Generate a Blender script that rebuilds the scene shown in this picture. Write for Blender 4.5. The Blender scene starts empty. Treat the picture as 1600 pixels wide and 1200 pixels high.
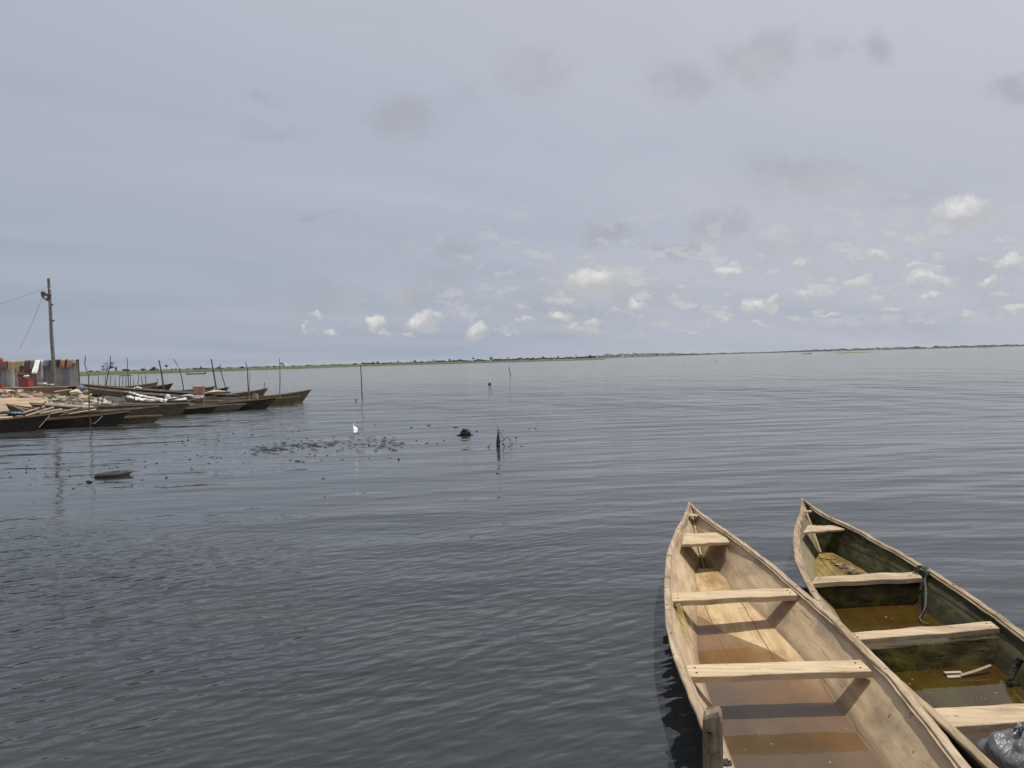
import bpy, math, random
import numpy as np
from mathutils import Vector, Matrix, noise as mnoise
random.seed(7); rng = np.random.default_rng(7)
R = math.radians
SC = bpy.context.scene
COL = SC.collection

# ------------------------------------------------------------------ camera
F, H = 1200.0, 2.3
PHI = math.atan(0.0265); TH = math.atan(39*math.cos(PHI)/F)
fw = Vector((0, math.cos(TH), -math.sin(TH))); u0 = Vector((0, math.sin(TH), math.cos(TH))); r0 = Vector((1, 0, 0))
rt = r0*math.cos(PHI) - u0*math.sin(PHI); up = u0*math.cos(PHI) + r0*math.sin(PHI)
CAM = Vector((0, 0, H))
cd = bpy.data.cameras.new("camera"); cam = bpy.data.objects.new("camera", cd); COL.objects.link(cam)
cam.matrix_world = Matrix(((rt.x, up.x, -fw.x, 0), (rt.y, up.y, -fw.y, 0), (rt.z, up.z, -fw.z, H), (0, 0, 0, 1)))
cd.sensor_fit = 'HORIZONTAL'; cd.sensor_width = 36; cd.lens = 36*F/1600; cd.clip_start = 0.05; cd.clip_end = 30000
SC.camera = cam
def ray(px, py): return fw + rt*((px-800)/F) - up*((py-600)/F)
def Pz(px, py, z):
    d = ray(px, py); return CAM + d*((z-H)/d.z)
def Py(px, py, y):
    d = ray(px, py); return CAM + d*(y/d.y)

# ------------------------------------------------------------------ light and sky
SUN = Vector((0.30, 0.17, 0.94)).normalized()
ld = bpy.data.lights.new("sun", 'SUN'); ld.energy = 3.8; ld.angle = R(0.53); ld.color = (1, 0.95, 0.87)
sun = bpy.data.objects.new("sun", ld); COL.objects.link(sun)
sun.rotation_euler = SUN.to_track_quat('Z', 'Y').to_euler(); sun.location = (0, -20, 60)
SC.view_settings.view_transform = 'Standard'; SC.view_settings.look = 'None'
SC.view_settings.exposure = 0; SC.view_settings.gamma = 1
SC.cycles.use_denoising = True
SC.cycles.max_bounces = 6; SC.cycles.transparent_max_bounces = 8
SC.cycles.caustics_reflective = False; SC.cycles.caustics_refractive = False

class NT:
    """small helper for node trees"""
    def __init__(s, tree): s.t = tree; s.n = tree.nodes; s.l = tree.links
    def node(s, kind, **kw):
        n = s.n.new(kind)
        for k, v in kw.items(): setattr(n, k, v)
        return n
    def put(s, sock, v):
        if hasattr(v, 'links'): s.l.new(v, sock)
        else: sock.default_value = v
    def math(s, op, a, b=0.0, c=0.0, clamp=False):
        n = s.node('ShaderNodeMath', operation=op, use_clamp=clamp)
        s.put(n.inputs[0], a); s.put(n.inputs[1], b); s.put(n.inputs[2], c)
        return n.outputs[0]
    def vec(s, op, a, b=(0, 0, 0), c=(0, 0, 0), scale=None):
        n = s.node('ShaderNodeVectorMath', operation=op)
        s.put(n.inputs[0], a); s.put(n.inputs[1], b); s.put(n.inputs[2], c)
        if scale is not None: s.put(n.inputs[3], scale)
        return n.outputs['Value'] if op in ('LENGTH', 'DOT_PRODUCT', 'DISTANCE') else n.outputs[0]
    def rng(s, v, a, b, c=0.0, d=1.0, smooth=True):
        n = s.node('ShaderNodeMapRange', interpolation_type='SMOOTHSTEP' if smooth else 'LINEAR')
        s.put(n.inputs[0], v); n.inputs[1].default_value = a; n.inputs[2].default_value = b
        n.inputs[3].default_value = c; n.inputs[4].default_value = d
        return n.outputs[0]
    def mix(s, f, a, b, mode='MIX'):
        n = s.node('ShaderNodeMix', data_type='RGBA', blend_type=mode)
        s.put(n.inputs[0], f); s.put(n.inputs[6], a if hasattr(a, 'links') else (*a[:3], 1)); s.put(n.inputs[7], b if hasattr(b, 'links') else (*b[:3], 1))
        return n.outputs[2]
    def noise(s, v, scale, detail=4, rough=0.55, dist=0.0, out='Fac'):
        n = s.node('ShaderNodeTexNoise'); s.put(n.inputs['Vector'], v)
        n.inputs['Scale'].default_value = scale; n.inputs['Detail'].default_value = detail
        n.inputs['Roughness'].default_value = rough; n.inputs['Distortion'].default_value = dist
        return n.outputs[out] if out == 'Fac' else n.outputs[1]
    def mapping(s, v, scale=(1, 1, 1), rot=(0, 0, 0), loc=(0, 0, 0)):
        n = s.node('ShaderNodeMapping'); s.put(n.inputs[0], v)
        n.inputs['Scale'].default_value = scale; n.inputs['Rotation'].default_value = rot; n.inputs['Location'].default_value = loc
        return n.outputs[0]

def aniso(n, v, crest, s_along, s_cross):
    m = n.node('ShaderNodeMapping', vector_type='TEXTURE'); n.put(m.inputs[0], v)
    m.inputs['Rotation'].default_value = (0, 0, R(crest)); m.inputs['Scale'].default_value = (1/s_along, 1/s_cross, 1); return m.outputs[0]
W = bpy.data.worlds.new("World"); SC.world = W; W.use_nodes = True
W.cycles.sampling_method = 'MANUAL'; W.cycles.sample_map_resolution = 256
t = NT(W.node_tree); bg = t.n['Background']; bg.inputs[1].default_value = 0.1
def build_sky():
    sky = t.node('ShaderNodeTexSky', sky_type='NISHITA'); sky.sun_disc = False
    sky.sun_elevation = math.asin(SUN.z); sky.sun_rotation = math.atan2(SUN.x, SUN.y)
    sky.air_density = 1.0; sky.dust_density = 2.5; sky.ozone_density = 1.0
    g = t.node('ShaderNodeTexCoord').outputs['Generated']
    sp = t.node('ShaderNodeSeparateXYZ'); t.l.new(g, sp.inputs[0]); dx, dy, dz = sp.outputs
    yy = t.math('MAXIMUM', dy, 0.03)
    cb = t.node('ShaderNodeCombineXYZ'); t.put(cb.inputs[0], t.math('DIVIDE', dx, yy)); t.put(cb.inputs[1], t.math('DIVIDE', dz, yy))
    uv = cb.outputs[0]
    # thin high veil: streaks over the blue air
    z2 = t.math('MAXIMUM', t.math('ADD', dz, 0.10), 0.03)
    cp = t.node('ShaderNodeCombineXYZ'); t.put(cp.inputs[0], t.math('DIVIDE', dx, z2)); t.put(cp.inputs[1], t.math('DIVIDE', dy, z2))
    streak = t.noise(aniso(t, cp.outputs[0], 35, 0.5, 1.3), 0.75, 5, 0.5, 0.4)
    fac = t.math('MULTIPLY_ADD', dx, 0.36, 0.34)
    fac = t.math('MULTIPLY_ADD', dz, 0.62, fac)
    fac = t.math('ADD', fac, t.math('MULTIPLY', t.math('SUBTRACT', streak, 0.5), 0.6), clamp=True)
    blue = t.mix(0.80, t.vec('SCALE', sky.outputs[0], scale=0.40), (3.55, 4.22, 5.3))
    col = t.mix(fac, blue, (6.2, 6.22, 6.86))
    # lumps of low cloud: each has its own bearing, height and size
    warp = t.noise(uv, 26, 7, 0.66, 0, 'Color')
    wv = t.vec('MULTIPLY_ADD', t.vec('SUBTRACT', warp, (0.5, 0.5, 0.5)), (0.058, 0.05, 0), uv)
    warp2 = t.noise(uv, 9, 7, 0.62, 0, 'Color')
    gv = t.vec('MULTIPLY_ADD', t.vec('SUBTRACT', warp2, (0.5, 0.5, 0.5)), (0.10, 0.075, 0), uv)
    def blob(v, px, py, w, h):
        d = ray(px, py); cx, cy = d.x/d.y, d.z/d.y; iw, ih = F/w, F/h
        return t.vec('MULTIPLY_ADD', v, (iw, ih, 0), (-cx*iw, -cy*ih, 0))
    grey = None
    GREY = [(630,180,70,44,.8),(640,205,50,22,.5),(410,160,32,14,.6),(425,203,70,13,.5),(345,230,34,12,.3),(715,393,52,24,.7),(695,450,44,32,.55),
            (645,462,56,22,.55),(500,345,28,11,.8),(532,336,22,10,.5),(505,448,30,16,.6),(392,466,34,13,.45),(465,455,30,18,.5),(480,480,90,26,.45),
            (940,368,50,26,.75),(825,112,75,44,.5),(1065,128,52,44,.6),(1180,85,90,50,.75),(1300,78,55,24,.35),(1368,78,34,36,.7),(1580,138,60,28,.7),
            (1265,280,150,40,.6),(1130,352,56,28,.6),(1062,388,64,18,.6),(1230,385,90,24,.45),(605,395,30,12,.4),(545,465,40,18,.35),(880,470,110,30,.45),
            (720,140,50,26,.3),(1000,470,80,30,.4),(1440,300,70,30,.35),(230,512,55,9,.25),(370,498,26,10,.2),(1330,520,200,12,.25),(1540,420,100,30,.3)]
    for px, py, w, h, a in GREY:
        m = t.rng(t.vec('LENGTH', blob(gv, px, py, w*1.1, h*1.1)), 1.2, 0.1, 0, a)
        grey = m if grey is None else t.math('MAXIMUM', grey, m)
    rag = t.noise(uv, 34, 6, 0.65)
    grey = t.math('MULTIPLY', grey, t.rng(t.math('MULTIPLY_ADD', grey, 0.35, rag), 0.34, 0.74, 0.0, 1.1))
    col = t.mix(t.math('MULTIPLY', grey, 0.92), col, (3.85, 4.05, 4.6))
    # faint field of small cumulus towards the horizon, as seen along a flat cloud base
    fld = t.noise(t.vec('MULTIPLY', uv, (1.0, 2.0, 1)), 21, 7, 0.62, 0.0)
    band = t.math('MULTIPLY', t.math('MULTIPLY', t.rng(dz, 0.018, 0.05), t.rng(dz, 0.24, 0.07)), t.rng(dx, -0.32, 0.10, 0.0, 1))
    soft = t.math('MULTIPLY', t.rng(fld, 0.43, 0.60), band)
    col = t.mix(t.math('MULTIPLY', soft, 0.42), col, (4.1, 4.25, 4.7))
    top = t.math('MULTIPLY', t.rng(fld, 0.505, 0.64), band)
    col = t.mix(t.math('MULTIPLY', top, 0.66), col, (6.3, 6.3, 6.35))
    warm = None
    for px, py, w, h, a in [(1180,88,50,30,.55),(1320,285,90,28,.5),(1260,295,70,20,.3),(810,105,40,22,.25),(630,460,34,16,.4),(925,446,85,34,.5),(1405,332,34,26,.45),(1500,340,80,34,.35),(1230,385,60,18,.4),(1430,378,40,20,.4)]:
        m = t.rng(t.vec('LENGTH', blob(gv, px, py, w, h)), 1.2, 0.1, 0, a*.75)
        warm = m if warm is None else t.math('MAXIMUM', warm, m)
    col = t.mix(warm, col, (5.6, 5.62, 5.55))
    white = None; lit = None
    WHITE = [(930,441,50,25,1),(1510,330,50,28,1),(1138,425,24,16,.8),(660,501,30,16,1),(586,507,15,13,.95),(747,519,21,13,.9),(997,473,15,12,.9),
             (873,494,32,10,.75),(892,508,16,8,.6),(1185,479,32,14,.95),(1250,410,30,12,.65),(1262,462,30,13,.7),(1335,440,32,15,.75),(1375,403,24,15,.6),
             (1455,441,68,14,.8),(1580,413,42,15,.95),(1545,441,22,7,.8),(1430,378,28,13,.35),(1460,466,30,11,.7),(1300,492,24,6,.6),(1402,485,22,6,.6),
             (1512,494,30,6,.5),(1210,463,16,10,.65),(1130,492,16,9,.65),(1440,417,34,9,.6),(498,499,15,9,.6),(517,521,11,8,.6),(483,518,10,8,.5),
             (1375,465,24,11,.5),(1590,480,36,11,.7),(820,498,16,8,.5),(925,508,20,7,.5),(960,490,16,9,.4),(1030,505,30,6,.35),(1080,515,40,5,.3),
             (690,497,15,10,.7),(720,480,20,8,.3),(600,520,18,5,.5),(640,520,14,5,.4),(790,520,30,4,.3),(1190,505,30,5,.45),(1245,500,22,5,.4),
             (1340,508,30,4,.35),(1440,503,40,5,.4),(1060,460,22,9,.35),(1100,480,18,7,.3),(855,465,20,8,.3)]
    for px, py, w, h, a in WHITE:
        b = blob(wv, px, py, w*1.12, h*1.12)
        m = t.rng(t.vec('LENGTH', b), 1.35, 0.0, 0, 0.45+0.55*a, smooth=False)
        white = m if white is None else t.math('MAXIMUM', white, m)
        lo = t.rng(t.vec('LENGTH', t.vec('ADD', b, (0.12, -0.42, 0))), 1.0, 0.1, 0, a)
        lit = lo if lit is None else t.math('MAXIMUM', lit, lo)
    puff = t.noise(uv, 60, 4, 0.6)
    edge = t.noise(uv, 55, 6, 0.68)
    white = t.rng(t.math('ADD', white, t.math('MULTIPLY', t.math('SUBTRACT', edge, 0.5), 0.95)), 0.25, 0.58)
    col = t.mix(t.math('MULTIPLY', white, 0.8), col, (4.9, 5.0, 5.15))
    col = t.mix(t.math('MULTIPLY', t.math('MULTIPLY', lit, white), t.rng(puff, 0.3, 0.65, 0.35, 0.95)), col, (7.7, 7.65, 7.5))
    t.l.new(col, bg.inputs[0])
build_sky()

# ------------------------------------------------------------------ object helpers
def tag(o, label=None, cat=None, group=None, kind=None):
    if label: o['label'] = label
    if cat: o['category'] = cat
    if group: o['group'] = group
    if kind: o['kind'] = kind
    return o
def empty(name, loc, rot=(0, 0, 0)):
    o = bpy.data.objects.new(name, None); COL.objects.link(o)
    o.location = loc; o.rotation_euler = rot; o.empty_display_size = 0.2
    return o
class MB:
    def __init__(s): s.v = []; s.f = []; s.m = []
    def add(s, vs, fs, mi=0):
        k = len(s.v); s.v += [tuple(v) for v in vs]; s.f += [tuple(i+k for i in f) for f in fs]; s.m += [mi]*len(fs); return s
    def hexa(s, b, tp, mi=0):            # bottom quad, top quad, both counter clockwise seen from above
        return s.add(list(b)+list(tp), [(3,2,1,0),(4,5,6,7),(0,1,5,4),(1,2,6,5),(2,3,7,6),(3,0,4,7)], mi)
    def box(s, c, size, rz=0, mi=0, mat=None):
        hx, hy, hz = size[0]/2, size[1]/2, size[2]/2
        M = Matrix.Translation(c) @ (mat if mat else Matrix.Rotation(rz, 4, 'Z'))
        q = [(-hx,-hy),(hx,-hy),(hx,hy),(-hx,hy)]
        return s.hexa([M @ Vector((x,y,-hz)) for x,y in q], [M @ Vector((x,y,hz)) for x,y in q], mi)
    def beam(s, a, b, w, h, mi=0, roll=0):
        a, b = Vector(a), Vector(b); d = b-a; L = d.length
        q = d.to_track_quat('X', 'Z').to_matrix().to_4x4() @ Matrix.Rotation(roll, 4, 'X')
        return s.box((a+b)/2, (L, w, h), mat=q, mi=mi)
    def tube(s, pts, rad, n=7, mi=0, cap=True):
        pts = [Vector(p) for p in pts]; k = len(s.v); N = len(pts)
        if not hasattr(rad, '__len__'): rad = [rad]*N
        for i, p in enumerate(pts):
            d = (pts[min(i+1, N-1)]-pts[max(i-1, 0)]).normalized()
            e = d.orthogonal().normalized() if abs(d.z) < .9 else Vector((1,0,0)); e = (e - d*e.dot(d)).normalized(); g = d.cross(e)
            for j in range(n):
                a = 2*math.pi*j/n; s.v.append(tuple(p + (e*math.cos(a)+g*math.sin(a))*rad[i]))
        for i in range(N-1):
            for j in range(n):
                s.f.append((k+i*n+j, k+i*n+(j+1)%n, k+(i+1)*n+(j+1)%n, k+(i+1)*n+j)); s.m.append(mi)
        if cap:
            s.f.append(tuple(k+j for j in reversed(range(n)))); s.m.append(mi)
            s.f.append(tuple(k+(N-1)*n+j for j in range(n))); s.m.append(mi)
        return s
    def blob(s, c, r, nu=12, nv=8, amp=0.2, freq=1.5, seed=0, mi=0, flat=None):
        c = Vector(c); r = Vector(r); k = len(s.v)
        for i in range(nv+1):
            th = math.pi*i/nv
            for j in range(nu):
                ph = 2*math.pi*j/nu
                d = Vector((math.sin(th)*math.cos(ph), math.sin(th)*math.sin(ph), math.cos(th)))
                q = 1 + amp*mnoise.noise(d*freq + Vector((seed*7.3, seed*3.1, seed)))*1.6
                p = Vector((d.x*r.x, d.y*r.y, d.z*r.z))*q
                if flat is not None and p.z < flat: p.z = flat
                s.v.append(tuple(c+p))
        for i in range(nv):
            for j in range(nu):
                s.f.append((k+i*nu+j, k+(i+1)*nu+j, k+(i+1)*nu+(j+1)%nu, k+i*nu+(j+1)%nu)); s.m.append(mi)
        return s
    def grid(s, P, mi=0):                # P[i][j] points
        n, m = len(P), len(P[0]); k = len(s.v)
        for row in P: s.v += [tuple(p) for p in row]
        for i in range(n-1):
            for j in range(m-1):
                s.f.append((k+i*m+j, k+i*m+j+1, k+(i+1)*m+j+1, k+(i+1)*m+j)); s.m.append(mi)
        return s
    def mesh(s, name, mats, smooth=False):
        me = bpy.data.meshes.new(name); me.from_pydata(s.v, [], s.f)
        for m in (mats if isinstance(mats, (list, tuple)) else [mats]): me.materials.append(m)
        me.polygons.foreach_set('material_index', s.m)
        if smooth: me.polygons.foreach_set('use_smooth', [True]*len(s.f))
        me.update(); return me
    def build(s, name, mats, parent=None, smooth=False):
        o = bpy.data.objects.new(name, s.mesh(name, mats, smooth)); COL.objects.link(o); o.parent = parent; return o
def thing(name, mb, mats, label, cat, group=None, loc=None, smooth=False, kind=None):
    """a thing that is one mesh; its origin goes to loc"""
    if loc is None:
        a = np.array(mb.v); loc = (*(a[:, :2].min(0)+a[:, :2].max(0))/2, a[:, 2].min())
    mb.v = [(x-loc[0], y-loc[1], z-loc[2]) for x, y, z in mb.v]
    o = mb.build(name, mats, None, smooth); o.location = loc
    return tag(o, label, cat, group, kind)

# ------------------------------------------------------------------ materials
def newmat(name, rough=0.7):
    m = bpy.data.materials.new(name); m.use_nodes = True; n = NT(m.node_tree); b = n.n['Principled BSDF']
    b.inputs['Roughness'].default_value = rough; return m, n, b
def bump(n, b, h, strength=0.4, dist=0.01):
    k = n.node('ShaderNodeBump'); k.inputs['Strength'].default_value = strength; k.inputs['Distance'].default_value = dist
    n.put(k.inputs['Height'], h); n.l.new(k.outputs[0], b.inputs['Normal']); return k
def simple(name, c1, c2=None, scale=4, rough=0.8, bmp=0.3, detail=5, dist=0.02):
    m, n, b = newmat(name, rough); c2 = c2 or tuple(x*0.7 for x in c1)
    co = n.node('ShaderNodeTexCoord').outputs['Object']; f = n.noise(co, scale, detail, 0.6)
    n.l.new(n.mix(n.rng(f, 0.3, 0.7), c1, c2), b.inputs['Base Color'])
    if bmp: bump(n, b, f, bmp, dist)
    return m
def wood(name, light, dark, axis=1, fine=30, rough=0.78, stain=None, amt=0.5, moss=None, mossamt=0.0, crack=0.5, spots=0.0, bmp=0.5, wet=None, seams=(), spec=0.5):
    # seams: (axis, position) of joints between boards
    m, n, b = newmat(name, rough); co = n.node('ShaderNodeTexCoord').outputs['Object']
    sc = [fine]*3; sc[axis] = fine*0.045
    wob = n.vec('MULTIPLY_ADD', n.vec('SUBTRACT', n.noise(co, 2.2, 2, 0.5, 0, 'Color'), (.5, .5, .5)), (0.05, 0.05, 0.05), co)
    gr = n.noise(n.mapping(wob, sc), 1, 7, 0.62)
    col = n.mix(n.rng(gr, 0.32, 0.68), dark, light)
    bigsc = [1]*3; bigsc[axis] = 0.45
    big = n.noise(n.mapping(co, bigsc), 4.5, 5, 0.6)
    if stain: col = n.mix(n.math('MULTIPLY', n.rng(big, 0.44, 0.7), amt), col, stain)
    sc2 = [fine*2.2]*3; sc2[axis] = fine*0.035
    cr = n.noise(n.mapping(wob, sc2, loc=(3, 7, 1)), 1, 3, 0.5)
    if crack: col = n.mix(n.math('MULTIPLY', n.rng(cr, 0.63, 0.75), crack), col, tuple(x*0.28 for x in dark))
    if moss:
        ms = n.noise(n.mapping(co, loc=(11, 2, 5)), 6, 6, 0.68)
        col = n.mix(n.rng(ms, 0.62-mossamt*0.35, 0.75-mossamt*0.2), col, moss)
    if spots:
        sp = n.noise(n.mapping(co, loc=(1, 9, 4)), 13, 3, 0.5)
        col = n.mix(n.math('MULTIPLY', n.rng(sp, 0.66, 0.74), spots), col, tuple(x*0.3 for x in dark))
    if wet:                              # (object height, colour): soaked band at the foot of the plank
        s3 = n.node('ShaderNodeSeparateXYZ'); n.l.new(co, s3.inputs[0])
        zz = n.math('MULTIPLY_ADD', n.math('SUBTRACT', big, 0.5), 0.16, s3.outputs[2])
        col = n.mix(n.math('MULTIPLY', n.rng(zz, wet[0]+0.05, wet[0]-0.04), 0.75), col, wet[1])
    b.inputs['Specular IOR Level'].default_value = spec
    for ax, pos in seams:
        s4 = n.node('ShaderNodeSeparateXYZ'); n.l.new(wob, s4.inputs[0])
        dd = n.math('ABSOLUTE', n.math('SUBTRACT', s4.outputs[ax], pos))
        col = n.mix(n.math('MULTIPLY', n.rng(dd, 0.006, 0.0025), 0.85), col, tuple(x*0.2 for x in dark))
    n.l.new(col, b.inputs['Base Color'])
    hgt = n.math('SUBTRACT', gr, n.math('MULTIPLY', n.rng(cr, 0.6, 0.75), 0.8))
    bump(n, b, hgt, bmp, 0.006)
    return m
TAN, TAN_D = (0.46, 0.345, 0.215), (0.30, 0.21, 0.125)
M = {}
M['rim1'] = wood('pale weathered rail', (0.46, 0.365, 0.24), (0.26, 0.185, 0.11), 1, 40, stain=(0.17, 0.11, 0.065), amt=0.55, crack=0.7, spots=0.85)
M['side1'] = wood('pale plywood side', (0.52, 0.395, 0.24), (0.36, 0.26, 0.155), 1, 16, stain=(0.24, 0.175, 0.115), amt=0.85, crack=0.5, spots=0.8, wet=(0.07, (0.14, 0.09, 0.05)))
M['floor1'] = wood('pale canoe floor', (0.53, 0.395, 0.215), (0.38, 0.26, 0.12), 1, 14, stain=(0.24, 0.13, 0.045), amt=0.85, crack=0.6, spots=0.6, seams=((0, -.17), (0, .15)))
M['seat1'] = wood('fresh sawn bench', (0.56, 0.44, 0.28), (0.40, 0.29, 0.17), 0, 34, stain=(0.30, 0.21, 0.12), amt=0.7, crack=0.75, spots=0.8)
M['rim2'] = wood('grey brown rail', (0.40, 0.31, 0.19), (0.20, 0.14, 0.075), 1, 40, stain=(0.15, 0.12, 0.06), amt=0.7, crack=0.8, spots=0.85, moss=(0.17, 0.16, 0.06), mossamt=0.12)
M['side2'] = wood('old wet shade toned plank with moss', (0.085, 0.07, 0.036), (0.022, 0.018, 0.009), 1, 20, stain=(0.016, 0.013, 0.007), amt=0.9, crack=1.0, moss=(0.062, 0.072, 0.012), mossamt=0.42, bmp=0.9, rough=0.85, spec=.2, wet=(0.17, (0.02, 0.018, 0.007)), seams=((2, .24),))  # moss and stain, plus painted shade: right plank faces away from the sun
M['side2l'] = wood('old mossy sun toned pale plank', (0.30, 0.24, 0.15), (0.17, 0.14, 0.085), 1, 22, stain=(0.12, 0.10, 0.05), amt=0.6, crack=0.7, moss=(0.20, 0.19, 0.05), mossamt=0.3, bmp=0.7, wet=(0.17, (0.16, 0.15, 0.03)))  # same old planking, left side: sunlight put into the paler colour
M['floor2'] = wood('slimy yellow floor', (0.34, 0.25, 0.05), (0.17, 0.11, 0.02), 1, 12, stain=(0.09, 0.05, 0.015), amt=0.7, crack=0.5, moss=(0.42, 0.33, 0.14), mossamt=0.1, rough=0.35, seams=((0, -.1), (0, .14)))
M['bulk2'] = wood('mossy shade toned bulkhead plank', (0.085, 0.062, 0.024), (0.018, 0.015, 0.006), 0, 18, stain=(0.03, 0.028, 0.014), amt=0.7, crack=1.0, moss=(0.085, 0.082, 0.014), mossamt=0.45, bmp=0.7, rough=0.9, spec=.15)  # moss and stain, base darkened to paint in the shade below the benches
M['seat2'] = wood('worn bench', (0.50, 0.39, 0.25), (0.33, 0.24, 0.14), 0, 30, stain=(0.22, 0.16, 0.09), amt=0.75, crack=0.85, spots=0.8)
M['stake'] = wood('grey stake', (0.36, 0.27, 0.17), (0.17, 0.125, 0.08), 2, 30, stain=(0.09, 0.07, 0.05), amt=0.6, crack=0.8, moss=(0.06, 0.06, 0.03), mossamt=0.2, bmp=0.8)
M['iron'] = simple('rusty iron', (0.06, 0.035, 0.022), (0.02, 0.015, 0.012), 60, 0.7)
M['hull_dark'] = wood('tarred dark hull', (0.05, 0.038, 0.027), (0.022, 0.017, 0.013), 0, 9, stain=(0.10, 0.06, 0.05), amt=0.35, crack=0.5)
M['hull_brown'] = wood('brown hull', (0.20, 0.15, 0.095), (0.10, 0.074, 0.046), 0, 9, stain=(0.05, 0.035, 0.02), amt=0.6, crack=0.6)
M['hull_olive'] = wood('olive brown hull', (0.26, 0.19, 0.085), (0.13, 0.095, 0.045), 0, 9, stain=(0.09, 0.065, 0.03), amt=0.6, crack=0.6)
M['hull_grey'] = wood('grey hull', (0.30, 0.26, 0.20), (0.17, 0.14, 0.11), 0, 9, stain=(0.12, 0.10, 0.075), amt=0.6, crack=0.6)
M['rim_tan'] = wood('tan rail', (0.50, 0.38, 0.23), (0.22, 0.15, 0.08), 0, 14, stain=(0.14, 0.10, 0.055), amt=0.6)
M['rim_yellow'] = wood('mossy yellow rail', (0.36, 0.28, 0.15), (0.20, 0.15, 0.08), 0, 14, stain=(0.12, 0.09, 0.03), amt=0.6)
M['rim_grey'] = wood('silver grey rail', (0.42, 0.37, 0.30), (0.25, 0.21, 0.17), 0, 14, stain=(0.12, 0.10, 0.08), amt=0.5)
M['inside'] = wood('dusty inner hull', (0.32, 0.235, 0.15), (0.17, 0.12, 0.075), 0, 8, stain=(0.07, 0.05, 0.03), amt=0.6)
M['plank'] = wood('loose plank', (0.46, 0.38, 0.27), (0.26, 0.2, 0.13), 0, 12, stain=(0.16, 0.12, 0.075), amt=0.5)
M['plank_d'] = wood('dark plank', (0.14, 0.10, 0.065), (0.06, 0.045, 0.03), 0, 12)
M['pole'] = wood('weathered pole', (0.15, 0.125, 0.09), (0.065, 0.054, 0.042), 2, 20)
M['pole_pale'] = wood('peeled pole', (0.42, 0.35, 0.25), (0.25, 0.2, 0.14), 2, 20)
M['sand'] = simple('sand', (0.40, 0.29, 0.17), (0.27, 0.19, 0.11), 1.2, 0.95, 0.6, 8, 0.1)
M['earth'] = simple('brown earth', (0.20, 0.135, 0.08), (0.12, 0.08, 0.05), 1.5, 0.95, 0.6, 8, 0.1)
M['concrete'] = simple('concrete pole', (0.24, 0.23, 0.185), (0.13, 0.125, 0.105), 5, 0.9)
M['metal_d'] = simple('dark lamp housing', (0.10, 0.11, 0.12), (0.06, 0.065, 0.07), 5, 0.5, 0)
M['glass_l'] = simple('lamp glass', (0.45, 0.47, 0.48), (0.35, 0.37, 0.38), 5, 0.2, 0)
M['black'] = simple('black plastic', (0.015, 0.015, 0.016), (0.008, 0.008, 0.009), 5, 0.6, 0)
M['tyre'] = simple('muddy rubber', (0.018, 0.0175, 0.016), (0.034, 0.032, 0.027), 2.5, 0.75, 0.4)
M['weed'] = simple('wet weed', (0.016, 0.012, 0.009), (0.007, 0.006, 0.005), 14, 0.7, 1.0, 5, 0.05)
M['scrap'] = simple('wet plant scrap', (0.016, 0.015, 0.013), (0.034, 0.031, 0.026), 9, 0.9, 0)
M['white'] = simple('white cloth', (0.78, 0.78, 0.77), (0.62, 0.62, 0.62), 3, 0.85, 0.2)
M['feather'] = simple('white feather', (0.8, 0.8, 0.8), (0.6, 0.6, 0.6), 8, 0.8, 0)
M['feather_d'] = simple('grey feather', (0.16, 0.155, 0.15), (0.09, 0.09, 0.09), 8, 0.8, 0)
M['twig'] = simple('wet twig', (0.05, 0.042, 0.032), (0.025, 0.022, 0.018), 10, 0.8, 0)
M['leaf_d'] = simple('dark foliage', (0.035, 0.052, 0.022), (0.02, 0.032, 0.014), 0.6, 0.8, 0)
M['leaf_m'] = simple('mid foliage', (0.055, 0.075, 0.028), (0.03, 0.045, 0.018), 0.6, 0.8, 0)
M['leaf_f'] = simple('far foliage', (0.03, 0.04, 0.022), (0.016, 0.024, 0.014), 0.05, 0.85, 0)
M['trunk'] = simple('bark', (0.09, 0.07, 0.05), (0.05, 0.04, 0.03), 3, 0.9)
M['marsh'] = simple('marsh grass', (0.12, 0.155, 0.035), (0.065, 0.095, 0.022), 0.12, 0.9, 0, 8)
M['marsh_far'] = simple('far flats', (0.13, 0.12, 0.06), (0.07, 0.08, 0.035), 0.01, 0.9, 0, 6)
M['skin'] = simple('dark skin', (0.06, 0.035, 0.022), (0.045, 0.027, 0.017), 5, 0.6, 0)
M['shirt'] = simple('dark shirt', (0.05, 0.055, 0.07), (0.04, 0.04, 0.05), 5, 0.9, 0)
M['straw'] = simple('yellow straw fibre', (0.46, 0.38, 0.09), (0.30, 0.22, 0.06), 20, 0.8, 0)
M['rope'] = simple('teal rope', (0.035, 0.07, 0.06), (0.10, 0.11, 0.09), 40, 0.85, 0)
def cloth(name, c): return simple(name, c, tuple(x*0.72 for x in c), 2.5, 0.9, 0.25)

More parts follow.
